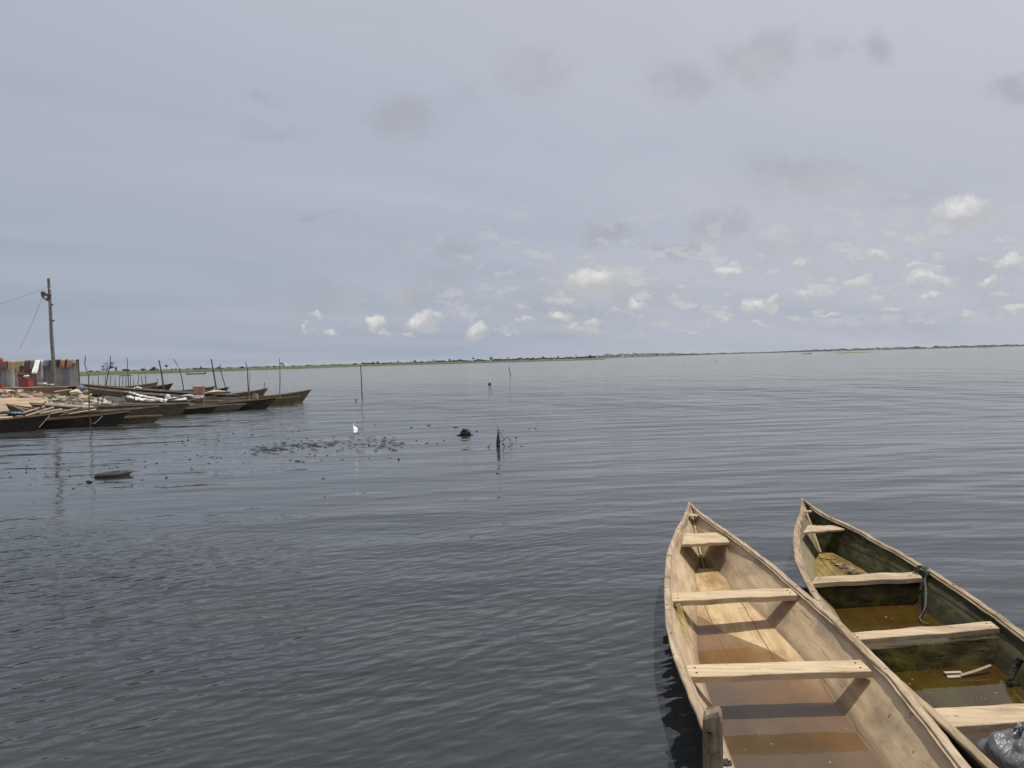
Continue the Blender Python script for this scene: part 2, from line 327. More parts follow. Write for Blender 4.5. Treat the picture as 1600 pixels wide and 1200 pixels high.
# ------------------------------------------------------------------ lake
def build_lake():
    m, n, b = newmat('lagoon water', 0.05)
    g = n.node('ShaderNodeNewGeometry').outputs['Position']
    sp = n.node('ShaderNodeSeparateXYZ'); n.l.new(g, sp.inputs[0]); x, y, z = sp.outputs
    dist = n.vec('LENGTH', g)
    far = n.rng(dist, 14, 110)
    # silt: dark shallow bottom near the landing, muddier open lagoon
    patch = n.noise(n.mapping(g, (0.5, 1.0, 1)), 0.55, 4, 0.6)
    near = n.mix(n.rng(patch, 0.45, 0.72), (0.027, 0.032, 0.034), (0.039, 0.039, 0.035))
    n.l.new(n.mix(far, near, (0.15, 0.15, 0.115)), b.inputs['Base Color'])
    n.l.new(n.math('MULTIPLY_ADD', far, 0.05, 0.055), b.inputs['Roughness'])
    b.inputs['IOR'].default_value = 1.333
    # ripples
    gust = n.noise(n.mapping(g, (0.6, 1, 1), loc=(4, 1, 0)), 0.16, 3, 0.5)
    calm_r = n.rng(n.math('SUBTRACT', x, n.math('MULTIPLY', y, 0.05)), -0.2, 2.4, 1.0, 0.28)
    calm_f = n.rng(y, 6.5, 14.0, 1.0, 0.13)
    a1 = n.math('MULTIPLY', n.math('MULTIPLY', calm_r, calm_f), n.rng(gust, 0.3, 0.6, 0.55, 1.0))
    w = n.vec('MULTIPLY_ADD', n.vec('SUBTRACT', n.noise(g, 0.8, 2, 0.5, 0, 'Color'), (.5, .5, .5)), (0.25, 0.25, 0), g)
    r1 = n.noise(aniso(n, w, 26, 3.9, 7.8), 1.0, 1.5, 0.4)
    r2 = n.noise(aniso(n, w, 12, 3.0, 11.0), 1.0, 2, 0.5)
    h1 = n.math('MULTIPLY', n.math('ADD', n.math('MULTIPLY', r1, 0.036), n.math('MULTIPLY', r2, 0.009)), a1)
    s1 = n.noise(aniso(n, w, 8, 0.26, 0.80), 1.0, 2.5, 0.45)
    s1 = n.math('POWER', s1, 1.6)
    s2 = n.noise(aniso(n, w, -8, 0.5, 2.4), 1.0, 2.5, 0.5)
    swell = n.rng(n.math('ADD', n.math('MULTIPLY', x, 0.6), y), 2, 12, 0.35, 1.0)
    calm2 = n.rng(n.vec('LENGTH', n.vec('MULTIPLY', n.vec('SUBTRACT', g, (-6, 17, 0)), (0.10, 0.16, 1))), 0.5, 1.6, 0.62, 1.0)
    sw = n.math('MULTIPLY', swell, calm2)
    h2 = n.math('MULTIPLY', n.math('ADD', n.math('MULTIPLY', s1, 0.125), n.math('MULTIPLY', s2, 0.030)), sw)
    c1 = n.noise(aniso(n, g, 8, 0.5, 1.7), 1.0, 3, 0.6)
    c2 = n.noise(aniso(n, g, -6, 0.10, 0.36), 1.0, 4, 0.6)
    c3 = n.noise(aniso(n, g, 4, 0.17, 0.085), 1.0, 2.5, 0.55)
    h3 = n.math('MULTIPLY', n.math('ADD', n.math('ADD', n.math('MULTIPLY', c1, 0.16), n.math('MULTIPLY', c2, 0.60)), n.math('MULTIPLY', c3, 1.9)), n.rng(y, 18, 55))
    hh = n.math('ADD', n.math('ADD', h1, h2), h3)
    k = bump(n, b, hh, 1.0, 1.0)
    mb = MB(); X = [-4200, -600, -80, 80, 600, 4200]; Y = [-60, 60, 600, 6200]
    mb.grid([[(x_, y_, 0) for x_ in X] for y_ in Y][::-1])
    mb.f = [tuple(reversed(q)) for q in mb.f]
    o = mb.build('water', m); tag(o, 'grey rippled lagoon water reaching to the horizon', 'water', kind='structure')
build_lake()

# ------------------------------------------------------------------ foreground canoes
def interp(x, tab):
    xs = [a for a, _ in tab]; ys = [b for _, b in tab]
    if x <= xs[0]: return ys[0]
    if x >= xs[-1]: return ys[-1]
    for i in range(len(xs)-1):
        if xs[i] <= x <= xs[i+1]: break
    h = xs[i+1]-xs[i]; u = (x-xs[i])/h
    def sl(j):
        if j == 0: return (ys[1]-ys[0])/(xs[1]-xs[0])
        if j == len(xs)-1: return (ys[-1]-ys[-2])/(xs[-1]-xs[-2])
        a, b = (ys[j]-ys[j-1])/(xs[j]-xs[j-1]), (ys[j+1]-ys[j])/(xs[j+1]-xs[j])
        return 0 if a*b <= 0 else 2*a*b/(a+b)
    m0, m1 = sl(i)*h, sl(i+1)*h
    return (2*u**3-3*u**2+1)*ys[i]+(u**3-2*u**2+u)*m0+(-2*u**3+3*u**2)*ys[i+1]+(u**3-u**2)*m1
class BigCanoe:
    """plank canoe; local Y points to the bow, the bow tip stands over local (0,0), d is measured aft from the tip"""
    def __init__(s, name, label, tip, slope, hw, zt, fb, fz, L, d0, mats, shift=0.0, seed=0):
        s.a = math.atan(slope); s.hw, s.zt, s.fb, s.fz, s.L, s.d0, s.shift, s.mats, s.seed = hw, zt, fb, fz, L, d0, shift, mats, seed
        s.root = empty(name, (tip[0], tip[1], 0), (0, 0, -s.a)); tag(s.root, label, 'canoe', 'plank canoes moored by the landing')
        s.Mi = (Matrix.Translation((tip[0], tip[1], 0)) @ Matrix.Rotation(-s.a, 4, 'Z')).inverted()
        s.hull()
    def loc(s, p): return s.Mi @ Vector(p)
    def st(s):
        ds = [0.0, .05, .12, .2, .3, .4, .5] + [s.d0 + 0.02]
        d = s.d0 + .12
        while d < s.L: ds.append(d); d += 0.14
        return ds + [s.L]
    def wob(s, d, k, amp=0.0028): return amp*mnoise.noise(Vector((d*2.1, k*5.3, s.seed)))*2
    def hull(s):
        T = 0.026; ds = s.st()
        for sd in (-1, 1):
            P = []
            for d in ds:
                hw = max(interp(d, s.hw), .012) + s.wob(d, sd); zt = interp(d, s.zt) + s.wob(d, sd+9, .004)
                if d < s.d0:
                    u = d/s.d0; zb = zt*(1-u) + (s.fz(s.d0, 0)-.02)*u - 0.02; bb = 0.010; ox = 0
                    zb = min(zb, zt-0.015)
                else:
                    fb = interp(d, s.fb); z0 = s.fz(d, 0); zb = -0.09; q = (zt-zb)/(zt-z0); bb = max(hw - (hw-fb)*q, 0.01); ox = s.shift*min(1, (d-s.d0)*1.2)
                n_ = 5; col = []
                for i in range(n_):
                    u = i/(n_-1); bulge = 0.008*math.sin(math.pi*u)*min(1, d)
                    col.append(Vector((sd*(hw*(1-u)+bb*u+bulge) + ox*u, -d, zt*(1-u)+zb*u)))
                inn = [Vector((p.x - sd*min(T, abs(hw)*0.5), p.y, p.z)) for p in col]
                if d < s.d0: inn = [Vector((p.x - sd*min(T, max(abs(p.x)-.004, .002)*0.6), p.y, p.z)) for p in col]
                P.append((col, inn))
            mb = MB()
            n_ = 5
            for col, inn in P: mb.v += [tuple(p) for p in col] + [tuple(p) for p in inn]
            def q(a, b, c, d_): mb.f.append((a, b, c, d_) if sd > 0 else (d_, c, b, a)); mb.m.append(0)
            for i in range(len(P)-1):
                A, B = i*2*n_, (i+1)*2*n_
                for j in range(n_-1):
                    q(A+j, A+j+1, B+j+1, B+j); q(A+n_+j+1, A+n_+j, B+n_+j, B+n_+j+1)
                q(A+n_, A, B, B+n_); q(A+n_-1, A+2*n_-1, B+2*n_-1, B+n_-1)
            o = mb.build('side_plank', s.mats['side'] if sd > 0 else s.mats.get('side_l', s.mats['side']), s.root, True)
            md = o.modifiers.new('edge', 'EDGE_SPLIT'); md.split_angle = R(40)
            # rail on the plank edge, a wide cap and a lower inner strip
            for nm, x_o, x_i, z_o, z_h in (('gunwale', 0.006, -0.042, 0.0, 0.020), ('inner_rail', -0.0425, -0.058, -0.006, 0.012)):
                mb = MB(); Q = []
                for d in [0.01, .04, .08] + [x for x in np.arange(.13, s.L-.02, .07)]:
                    hw = max(interp(d, s.hw), .012) + s.wob(d, sd); zt = interp(d, s.zt) + s.wob(d, sd+9, .004)
                    o_ = hw + (x_o if x_o > 0 else x_o*min(1, .3+d/.7)) + s.wob(d*4, sd+3, .0022); tp = min(1, .3+d/.7); i_ = max(hw + x_i*tp + s.wob(d*5, sd+5, .0025), 0.002 + (0.0 if nm == 'gunwale' else .003))
                    if nm != 'gunwale' and hw + x_o < .02: continue
                    zz = zt + z_o + s.wob(d*3, sd+7, .003)
                    Q.append([(sd*o_, -d, zz), (sd*o_, -d, zz+z_h*.8), (sd*(o_-.006), -d, zz+z_h), (sd*(i_+.004), -d, zz+z_h), (sd*i_, -d, zz+z_h*.85), (sd*i_, -d, zz)])
                k = 6
                for c in Q: mb.v += c
                for i in range(len(Q)-1):
                    for j in range(k):
                        f = (i*k+j, i*k+(j+1) % k, (i+1)*k+(j+1) % k, (i+1)*k+j); mb.f.append(f if sd < 0 else f[::-1]); mb.m.append(0)
                mb.f.append(tuple(range(k))); mb.m.append(0); mb.f.append(tuple((len(Q)-1)*k+j for j in range(k))[::-1]); mb.m.append(0)
                mb.build(nm, s.mats['rim'], s.root)
        # floor
        mb = MB(); P = []
        for d in np.arange(s.d0-.02, s.L-.02, .07):
            fb = interp(d, s.fb)+.012; ox = s.shift*min(1, max(0, d-s.d0)*1.2)
            P.append([(ox+fb*(2*j/12-1), -d, s.fz(d, ox+fb*(2*j/12-1))) for j in range(13)])
        mb.grid(P); P2 = [[(p[0], p[1], p[2]-.03) for p in r] for r in P]; k = len(mb.v); mb.grid([list(reversed(r)) for r in P2])
        mb.f = [tuple(reversed(q)) for q in mb.f]
        mb.build('floor_board', s.mats['floor'], s.root, True)
        # stern board closes the hull
        d = s.L-.015; hw = interp(d, s.hw); zt = interp(d, s.zt); fb = interp(d, s.fb)
        MB().hexa([(-fb*.8, -d-.03, -.08), (fb*.8, -d-.03, -.08), (fb*.8, -d, -.08), (-fb*.8, -d, -.08)],
                  [(-hw, -d-.03, zt), (hw, -d-.03, zt), (hw, -d, zt), (-hw, -d, zt)]).build('stern_board', s.mats['side'], s.root)
        # raked stem between the two planks at the bow
        mb = MB(); mb.beam((0, 0.004, interp(0, s.zt)+.012), (0, -s.d0-.1, -.06), 0.022, 0.03); mb.build('stem', s.mats['rim'], s.root)
        # dark nail heads along the rails
        for i in range(13):
            sd = 1 if i % 2 else -1; d = .25 + i*.36 + .07*math.sin(i*2.3+s.seed); hw = interp(d, s.hw)-.018+.008*math.sin(i*5); zt = interp(d, s.zt)+.0205
            mb = MB(); mb.tube([(sd*hw, -d, zt-.004), (sd*hw, -d, zt+.003)], [.0075, .006], 6); mb.build('nail', M['iron'], s.root)
    def board(s, name, top, thick, mat, seg=16, wav=0.0045, label=None):
        """bench from the four top corners in world space: rear left, rear right, front right, front left"""
        A, B, C_, D = [s.loc(p) for p in top]; mb = MB(); P = []
        for i in range(seg+1):
            u = i/seg; r_ = A.lerp(B, u); f_ = D.lerp(C_, u); w = wav*mnoise.noise(Vector((u*5, s.seed, r_.y)))*2
            v = wav*mnoise.noise(Vector((u*6, s.seed+4, r_.y)))*2
            r_ = r_ + Vector((0, v, w)); f_ = f_ + Vector((0, w, v))
            dn = Vector((0, 0, -thick)); e = (f_-r_).normalized()*.004; zz = Vector((0, 0, -.004))
            P.append([r_+e, f_-e, f_+zz, f_+dn, r_+dn, r_+zz])
        k = 6
        for c in P: mb.v += [tuple(p) for p in c]
        for i in range(seg):
            for j in range(k): mb.f.append((i*k+j, i*k+(j+1) % k, (i+1)*k+(j+1) % k, (i+1)*k+j)); mb.m.append(0)
        mb.f.append(tuple(range(k))[::-1]); mb.m.append(0); mb.f.append(tuple(seg*k+j for j in range(k))); mb.m.append(0)
        o = mb.build(name, mat, s.root)
        if name == 'bench':
            for u in (.045, .955):
                for v in (.3, .72):
                    p = A.lerp(B, u+.012*(v-.5)).lerp(D.lerp(C_, u), v); q = MB(); q.tube([p-Vector((0, 0, .004)), p+Vector((0, 0, .004))], [.007, .006], 6); q.build('nail', M['iron'], o)
        return o

def f1(d, x): return max(.052+(3.0-d)*.022 + (x+.03)*.034 + .006*mnoise.noise(Vector((x*3.2, d*1.7, 4.4))), .006)
ZT = [(0,.52),(.25,.478),(.6,.437),(1.08,.40),(1.6,.363),(2.08,.341),(2.8,.320),(3.58,.311),(4.8,.322),(6.1,.34),(7.6,.45)]
C1 = BigCanoe('canoe', 'pale new wooden canoe with clean tan planks and brown puddles inside, beside the stake', (2.07, 9.081), 0.1005,
    [(0,.012),(.1,.031),(.22,.062),(.57,.158),(.92,.255),(1.27,.338),(1.62,.409),(1.97,.466),(2.32,.51),(2.67,.548),(3.02,.581),(3.37,.613),(3.72,.633),(4.07,.638),(4.42,.636),(4.77,.624),(5.12,.603),(6,.53),(7.6,.33)],
    ZT, [(1.2,.05),(1.31,.085),(1.9,.185),(2.4,.255),(2.9,.318),(3.53,.378),(4.0,.392),(4.45,.39),(5.0,.38),(6,.33),(7.6,.2)],
    f1, 7.6, 1.26, dict(side=M['side1'], rim=M['rim1'], floor=M['floor1']), -0.034, 1)
def pz(l, z): return [Pz(a, b, z) for a, b in l]
C1.board('bench', pz([(1072,1038.5),(1344,1030.5),(1362,1048),(1077,1057)], .307), .042, M['seat1'])
C1.board('bench', pz([(1051,926.5),(1236,918.5),(1246,929.5),(1050,939)], .320), .045, M['seat1'])
C1.board('bow_seat', pz([(1069,833.5),(1129,831.5),(1140,846.5),(1065.5,850.5)], .378), .03, M['seat1'])
C1.board('cleat', pz([(1077.5,802.5),(1088,803),(1090.5,805.5),(1077,805.5)], .468), .016, M['seat1'])
# third bench, nearer than the frame's lower edge
C1.board('bench', [(.99,2.74,.327),(1.91,2.72,.327),(1.89,2.56,.327),(1.0,2.58,.327)], .042, M['seat1'])

def f2(d, x): return max(.102+(2.0-d)*.05 + .022*max(0, mnoise.noise(Vector((x*7, d*6, 1.3)))) , .045)
C2 = BigCanoe('canoe', 'old dark canoe with mossy green inner planks and bulkheads, rightmost at the landing', (3.441, 9.162), 0.1459,
    [(0,.012),(.1,.028),(.44,.115),(.79,.225),(1.14,.33),(1.49,.411),(1.84,.478),(2.19,.532),(2.54,.572),(2.89,.598),(3.24,.610),(3.59,.610),(3.94,.602),(4.5,.565),(5.2,.50),(6.2,.42),(7.4,.3)],
    ZT, [(1.0,.04),(1.11,.065),(1.28,.13),(1.7,.25),(2.2,.305),(3.07,.35),(3.8,.37),(4.5,.36),(5.4,.3),(7.4,.2)],
    f2, 7.4, 1.06, dict(side=M['side2'], side_l=M['side2l'], rim=M['rim2'], floor=M['floor2']), 0.0, 5)
C2.board('bench', pz([(1275,901),(1431.5,893),(1441,902.5),(1268,911.5)], .325), .04, M['seat2'])
C2.board('bench', pz([(1322,989),(1547,970.5),(1562,981.5),(1332,1000)], .303), .035, M['seat2'], wav=.005)
C2.board('bench', pz([(1425,1108),(1640,1097),(1668,1122),(1452,1138.5)], .309), .042, M['seat2'])
C2.board('bow_seat', pz([(1263,820.5),(1310,821.5),(1320,826.5),(1255,832)], .388), .02, M['seat2'])
C2.board('cleat', pz([(1258,797.5),(1267,797),(1269,798.5),(1257.5,799.5)], .470), .012, M['seat2'])
def bulkhead(top_l, top_r, bot_l, bot_r, t=.035):
    P = []; tl, tr, bl, br = [C2.loc(p) for p in (top_l, top_r, bot_l, bot_r)]; mb = MB()
    back = Vector((0, t, 0)); n_ = 22; A = []; B = []
    for j in range(n_+1):
        u = j/n_; e = .014*mnoise.noise(Vector((u*7, tl.y*3, 2)))
        a = tl.lerp(tr, u) + Vector((0, 0, e)); c = bl.lerp(br, u); col = []
        for i in range(5):
            p = a.lerp(c, i/4); p = p + Vector((0, .008*mnoise.noise(Vector((u*6, i*1.3, tl.y))), 0)); col.append(p)
        A.append(col); B.append([p+back for p in col])
    mb.grid(A); mb.grid([list(reversed(r)) for r in B]); mb.grid([[a[0], b[0]] for a, b in zip(A, B)][::-1])
    return mb.build('bulkhead', M['bulk2'], C2.root)
bulkhead(Pz(1272,916,.28), Pz(1440,907,.28), Pz(1296,957,.06), Pz(1428,952,.06))
bulkhead(Pz(1338,1018,.258), Pz(1561,996,.262), Pz(1375,1066,.05), Pz(1548,1053,.05))

# bilge water: muddier where it is deeper
def bilge(c, z, fz, name, label, deep, shallow, d_from, d_to, opa=(0.2, 0.93), depth=0.035, deep2=None):
    m, n, b = newmat(name+' '+label[:18], 0.03); b.inputs['IOR'].default_value = 1.333
    at = n.node('ShaderNodeAttribute'); at.attribute_name = 'depth'; co = n.node('ShaderNodeTexCoord').outputs['Object']
    f = n.math('ADD', at.outputs['Fac'], n.math('MULTIPLY', n.math('SUBTRACT', n.noise(co, 5, 5, .6), .5), depth*.5))
    sil = n.noise(n.mapping(co, (1, .5, 1)), 3.1, 5, .6)
    col = n.mix(n.rng(f, 0.004, depth), shallow, n.mix(n.rng(sil, .35, .7), deep, deep2 or tuple(x*1.35 for x in deep)))
    spk = n.noise(n.mapping(co, loc=(5, 3, 0)), 42, 2, .5)
    col = n.mix(n.rng(spk, .735, .76), col, (.45, .40, .32))
    n.l.new(col, b.inputs['Base Color'])
    n.l.new(n.rng(f, 0, depth*.8, opa[0], opa[1]), b.inputs['Alpha'])
    bump(n, b, n.noise(co, 7, 2, .5), .12, .01)
    mb = MB(); P = []; dep = []
    for d in np.arange(d_from, d_to, .05):
        zt = interp(d, c.zt); hw = interp(d, c.hw); z0 = c.fz(d, 0); fb = interp(d, c.fb); w = fb + (hw-fb)*(z-z0)/(zt-z0) - .012; ox = c.shift
        row = [(ox+w*(2*j/24-1), -d, z) for j in range(25)]; P.append(row); dep += [max(0, z-fz(d, p[0])) for p in row]
    mb.grid(P); mb.f = [tuple(reversed(q)) for q in mb.f]
    # drop faces wholly above the floor boards
    keep = [q for q in mb.f if max(dep[i] for i in q) > 0]; mb.f = keep; mb.m = [0]*len(keep)
    o = mb.build('bilge_water', m, None, True); o.matrix_world = c.Mi.inverted()
    at_ = o.data.attributes.new('depth', 'FLOAT', 'POINT'); at_.data.foreach_set('value', dep)
    tag(o, label, 'water')
bilge(C1, .050, f1, 'bilge', 'shallow brown rainwater lying on the floor of the pale wooden canoe', (.088, .060, .034), (.21, .105, .038), 2.0, 7.5, (.5, .94))
bilge(C2, .105, f2, 'bilge', 'dark olive water standing inside the old mossy canoe', (.050, .023, .006), (.085, .024, .008), 1.9, 7.3, (0.35, 0.85), .05, (.058, .047, .006))

# stake in front of the pale canoe
p = Pz(1111.5, 1107, .68); st = empty('mooring_stake', (p.x, p.y, -0.4)); st.rotation_euler = (R(.6), R(.3), R(-17))
tag(st, 'square grey wooden stake standing against the side of the pale canoe', 'stake')
mb = MB(); ring = []
hh = .044
for zz, s_, j in ((0, 1.05, 0), (.5, 1.0, 0), (.8, .99, 1), (1.0, 1.0, 2), (1.04, .98, 3), (1.068, .90, 4), (1.083, .70, 5)):
    row = []
    for a, b_ in ((-1,-.8),(-.8,-1),(.8,-1),(1,-.8),(1,.8),(.8,1),(-.8,1),(-1,.8)):
        row.append((a*hh*s_ + .004*mnoise.noise(Vector((a, b_, zz*6))), b_*hh*s_ + .004*mnoise.noise(Vector((b_, a, zz*5))), zz + (.018*mnoise.noise(Vector((a*1.4, b_*1.4, 8))) - .02*max(0, -a) if j > 2 else 0)))
    ring.append(row)
for i in range(len(ring)-1):
    pass
k = 8; mb.v = [tuple(q) for r_ in ring for q in r_]
for i in range(len(ring)-1):
    for j in range(k): mb.f.append((i*k+j, i*k+(j+1) % k, (i+1)*k+(j+1) % k, (i+1)*k+j)); mb.m.append(0)
mb.f.append(tuple((len(ring)-1)*k+j for j in range(k))); mb.m.append(0)
mb.build('post', M['stake'], st)
mb = MB(); mb.tube([(-.012, -.046, 1.0), (-.012, -.062, 1.0)], [.012, .010], 8); mb.build('bolt', M['iron'], st)
# rope end knotted at the rail below the stake
p = Pz(1134, 1192, .355); mb = MB()
mb.tube([p+Vector((.022*math.cos(a), .022*math.sin(a), .004*math.sin(2*a))) for a in np.linspace(0, 2*math.pi, 15)], .008, 7); mb.blob(p+Vector((0, 0, -.002)), (.014, .014, .012))
thing('iron_ring', mb, M['iron'], 'small rusty iron ring on the rail of the pale canoe by the stake', 'ring', smooth=True)
# straw fibre hanging from the second bench
mb = MB()
for i in range(24):
    a = Pz(1057+random.uniform(-2, 5), 941+random.uniform(-2, 2), .30); b_ = Pz(1069+random.uniform(-4, 14), 985+random.uniform(-25, 26), .13+random.uniform(-.04, .07))
    mid = a.lerp(b_, .5)+Vector((random.uniform(-.03, .05), random.uniform(-.03, .03), random.uniform(-.03, .04)))
    q = [a, a.lerp(mid, .6)+Vector((0, 0, .01)), mid, mid.lerp(b_, .6), b_+Vector((random.uniform(-.02, .02), 0, 0))]
    mb.tube(q, .0016, 4)
thing('straw_rope', mb, M['straw'], 'frayed yellow straw rope hanging from the pale canoe\'s bench end', 'rope')
# teal rope tied round the bench of the old canoe
mb = MB(); a = Pz(1440, 893, .33)
for k in range(3):
    o_ = Vector((.014*k-.02, -.006*k, 0))
    mb.tube([a+o_+Vector((.05*math.cos(q), .085*math.sin(q)-.02, .032*math.sin(q*2)+.01)) for q in np.linspace(0, 2*math.pi, 16)], .006, 6)
mb.tube([a+Vector((.03, -.05, .02)), Pz(1445,905,.30), Pz(1447,925,.25), Pz(1446,945,.19), Pz(1443,957,.14), Pz(1436,965,.12), Pz(1440,972,.115), Pz(1452,976,.12)], .007, 6)
thing('mooring_rope', mb, M['rope'], 'greenish rope tied round a bench of the old mossy canoe', 'rope', smooth=True)
# bits lying in the old canoe
def stick(pts, r_, mat, label, name='stick', cat='stick', n=6, group=None):
    mb = MB(); q = [Vector(p) for p in pts]; mb.tube(q, r_, n); return thing(name, mb, mat, label, cat, group)
stick([Pz(1500,1056,.115), Pz(1525,1049,.13), Pz(1548,1040,.15)], [.010, .012, .009], M['plank'], 'pale broken stick leaning in the corner of the old mossy canoe')
mb = MB(); mb.beam(Pz(1476,1052,.118), Pz(1502,1051,.118), .03, .012); mb.beam(Pz(1480,1058,.113), Pz(1500,1057,.113), .02, .01, roll=.4)
thing('wood_splinter', mb, M['plank'], 'pale wood splinters floating below the bulkhead of the old mossy canoe', 'splinter')
stick([Pz(1596,1029,.27), Pz(1588,1040,.22), Pz(1582,1052,.18), Pz(1577,1064,.14), Pz(1574,1075,.10)], [.022, .024, .02, .016, .01], M['weed'], 'black crooked branch lying against the old canoe\'s inner side', 'branch', 'branch')
mb = MB()
for i in range(16): mb.blob(Pz(1290+i*3.4+random.uniform(-6,6), 875+i*1.3+random.uniform(-4,4), .143), (random.uniform(.02,.055), .02, .006), 10, 6, .6, 2.6, i)
thing('plant_litter', mb, simple('yellow litter', (.36, .28, .13), (.12, .085, .03), 22, .8, .8, 5, .03), 'yellowish wet plant litter on the bow floor of the old canoe', 'litter', smooth=True)
# plastic bag
def bag():
    c = Pz(1606, 1190, .22); mb = MB(); nu, nv = 72, 36
    for i in range(nv+1):
        th = math.pi*i/nv
        for j in range(nu):
            ph = 2*math.pi*j/nu; d = Vector((math.sin(th)*math.cos(ph), math.sin(th)*math.sin(ph), math.cos(th)))
            gather = max(0, math.cos(th))**1.5
            rr = 1 + .13*mnoise.noise(d*2.1+Vector((3, 1, 0))) + .035*mnoise.noise(d*4.2) - gather*.42 + gather*.16*math.sin(ph*9+2*mnoise.noise(d*3))
            mb.v.append(tuple(Vector((d.x*.25, d.y*.21, max(d.z*.20, -.16)))*rr))
    for i in range(nv):
        for j in range(nu): mb.f.append((i*nu+j, (i+1)*nu+j, (i+1)*nu+(j+1) % nu, i*nu+(j+1) % nu)); mb.m.append(0)
    m, n, b = newmat('black plastic bag', .4); b.inputs['Base Color'].default_value = (.085, .085, .09, 1)
    co = n.node('ShaderNodeTexCoord').outputs['Object']; bump(n, b, n.noise(n.mapping(co, (1, 1.6, 1)), 9, 3, .5, 1.5), .6, .03)
    root = empty('plastic_bag', c); tag(root, 'shiny black tied plastic bag lying in the stern of the old canoe', 'bag')
    root.rotation_euler = (R(-12), R(18), R(20))
    mb.build('bag_body', m, root, True)
    mb = MB()
    for k in range(7):
        a = k*.9; mb.tube([(0, 0, .085), (.02*math.cos(a), .02*math.sin(a), .12), (.06*math.cos(a), .05*math.sin(a), .15+.01*(k % 3))], [.016, .012, .02], 6)
    mb.blob((0, 0, .095), (.03, .03, .025)); mb.build('knot', m, root, True)
bag()

# ------------------------------------------------------------------ far bank, woods and trees
BANK = [(-260,602),(-40,592.6),(120,587.6),(305,581.6),(430,577.3),(500,575),(560,572.7),(700,568.7),(800,565.9),(880,563.8),(945,561.9)]
def build_bank():
    pts = [Pz(a, b, 0) for a, b in BANK]; mb = MB(); P = []; n_ = 420
    cum = [0]
    for a, b in zip(pts, pts[1:]): cum.append(cum[-1]+(b-a).length)
    for i in range(n_):
        s_ = cum[-1]*i/(n_-1)
        for j in range(len(cum)-1):
            if s_ <= cum[j+1]+1e-6: break
        p = pts[j].lerp(pts[j+1], (s_-cum[j])/(cum[j+1]-cum[j])); dr = Vector((p.x, p.y, 0)).normalized()
        end = min(1, (cum[-1]-s_)/120, 1); row = []
        jag = 3*mnoise.noise(Vector((s_*.03, 0, 0)))+1.5*mnoise.noise(Vector((s_*.15, 3, 0)))
        for k, (off, z) in enumerate(((-1, -.3), (0, .25), (1.2, .75), (4, .95), (9, 1.1), (20, 1.2), (40, 1.25), (80, 1.3), (160, 1.3), (320, 1.2))):
            zz = z*(0.35+.65*end) + (0.22*mnoise.noise(Vector((s_*.25, off*.4, 1)))+.25*mnoise.noise(Vector((s_*.9, off, 5))) if k > 0 else 0)
            q = p + dr*(off*(.4+.6*end)+jag); row.append((q.x, q.y, zz))
        P.append(row)
    mb.grid(P); mb.f = [tuple(reversed(q)) for q in mb.f]
    m, n, b = newmat('marsh grass', .9); g = n.node('ShaderNodeNewGeometry').outputs['Position']
    f = n.noise(n.mapping(g, (.02, .02, .5)), 1.0, 6, .65); f2_ = n.noise(n.mapping(g, (.4, .05, 1.5)), 1.0, 4, .6)
    n.l.new(n.mix(n.rng(f2_, .35, .7), n.mix(n.rng(f, .35, .65), (.085, .105, .032), (.055, .075, .024)), (.035, .05, .016)), b.inputs['Base Color'])
    o = mb.build('marsh_grass', m, None, True); tag(o, 'low green marsh grass along the far bank', 'grass', kind='stuff')
build_bank()
# far shore: flats with one long belt of trees
def build_far():
    LINE = [(900,900),(950,960),(1000,1150),(1070,1500),(1150,2100),(1210,2150),(1300,2000),(1420,1950),(1520,1900),(1700,1850)]
    def shore(px):
        y = np.interp(px, [a for a, _ in LINE], [b for _, b in LINE]); d = ray(px, 560); return Vector((d.x/d.y*y, y, 0))
    mb = MB(); P = []
    for i in range(240):
        px = 895 + 800*i/239; p = shore(px); dr = Vector((p.x, p.y, 0)).normalized(); row = []
        for off, z in ((-6, -.4), (0, .3), (12, .8), (60, 1.1), (300, 1.3), (900, 1.3)):
            q = p+dr*(off + 12*mnoise.noise(Vector((px*.05, 0, 0)))); row.append((q.x, q.y, z+.3*mnoise.noise(Vector((px*.3, off, 0)))))
        P.append(row)
    mb.grid(P); mb.f = [tuple(reversed(q)) for q in mb.f]
    tag(mb.build('far_shore', M['marsh_far'], None, True), 'low flat far shore across the lagoon', 'shore', kind='structure')
    mb = MB()
    HT = [(900,1.5),(925,3.2),(950,4.2),(985,4.6),(1020,4.2),(1050,3.0),(1065,2.2),(1090,1.4),(1130,1.2),(1170,.9),(1205,1.0),(1240,1.6),(1290,2.4),(1340,2.6),(1400,2.8),(1432,2.8),(1445,2.0),(1455,.9),(1462,2.6),(1500,2.4),(1540,2.4),(1580,2.4),(1640,2.5)]
    for i in range(9000):
        px = random.uniform(900, 1650); p = shore(px); k = p.y/1200; h = 1.5*np.interp(px, [a for a, _ in HT], [b for _, b in HT])*k
        h *= .72 + .5*mnoise.noise(Vector((px*.09, 2, 0))) + .35*mnoise.noise(Vector((px*.35, 7, 0)))
        if h < .3: continue
        z = 1 + h*random.random()**.7; q = p*(1+random.uniform(.012, .05)); s_ = k*random.uniform(.35, .9)
        q = Vector((q.x, q.y, z)); a = random.uniform(0, 6.28); t1 = Vector((math.cos(a), math.sin(a), random.uniform(-.5, .5))).normalized()*s_; t2 = Vector((0, 0, 1)).cross(t1).normalized()*s_*.6 + Vector((0, 0, s_*.55))
        mb.add([q-t1-t2, q+t1-t2*.8, q+t1*.7+t2, q-t1*.8+t2*.7], [(0, 1, 2, 3)])
    tag(mb.build('distant_wood', M['leaf_f']), 'dark belt of woods on the far shore', 'woods', kind='stuff')
build_far()
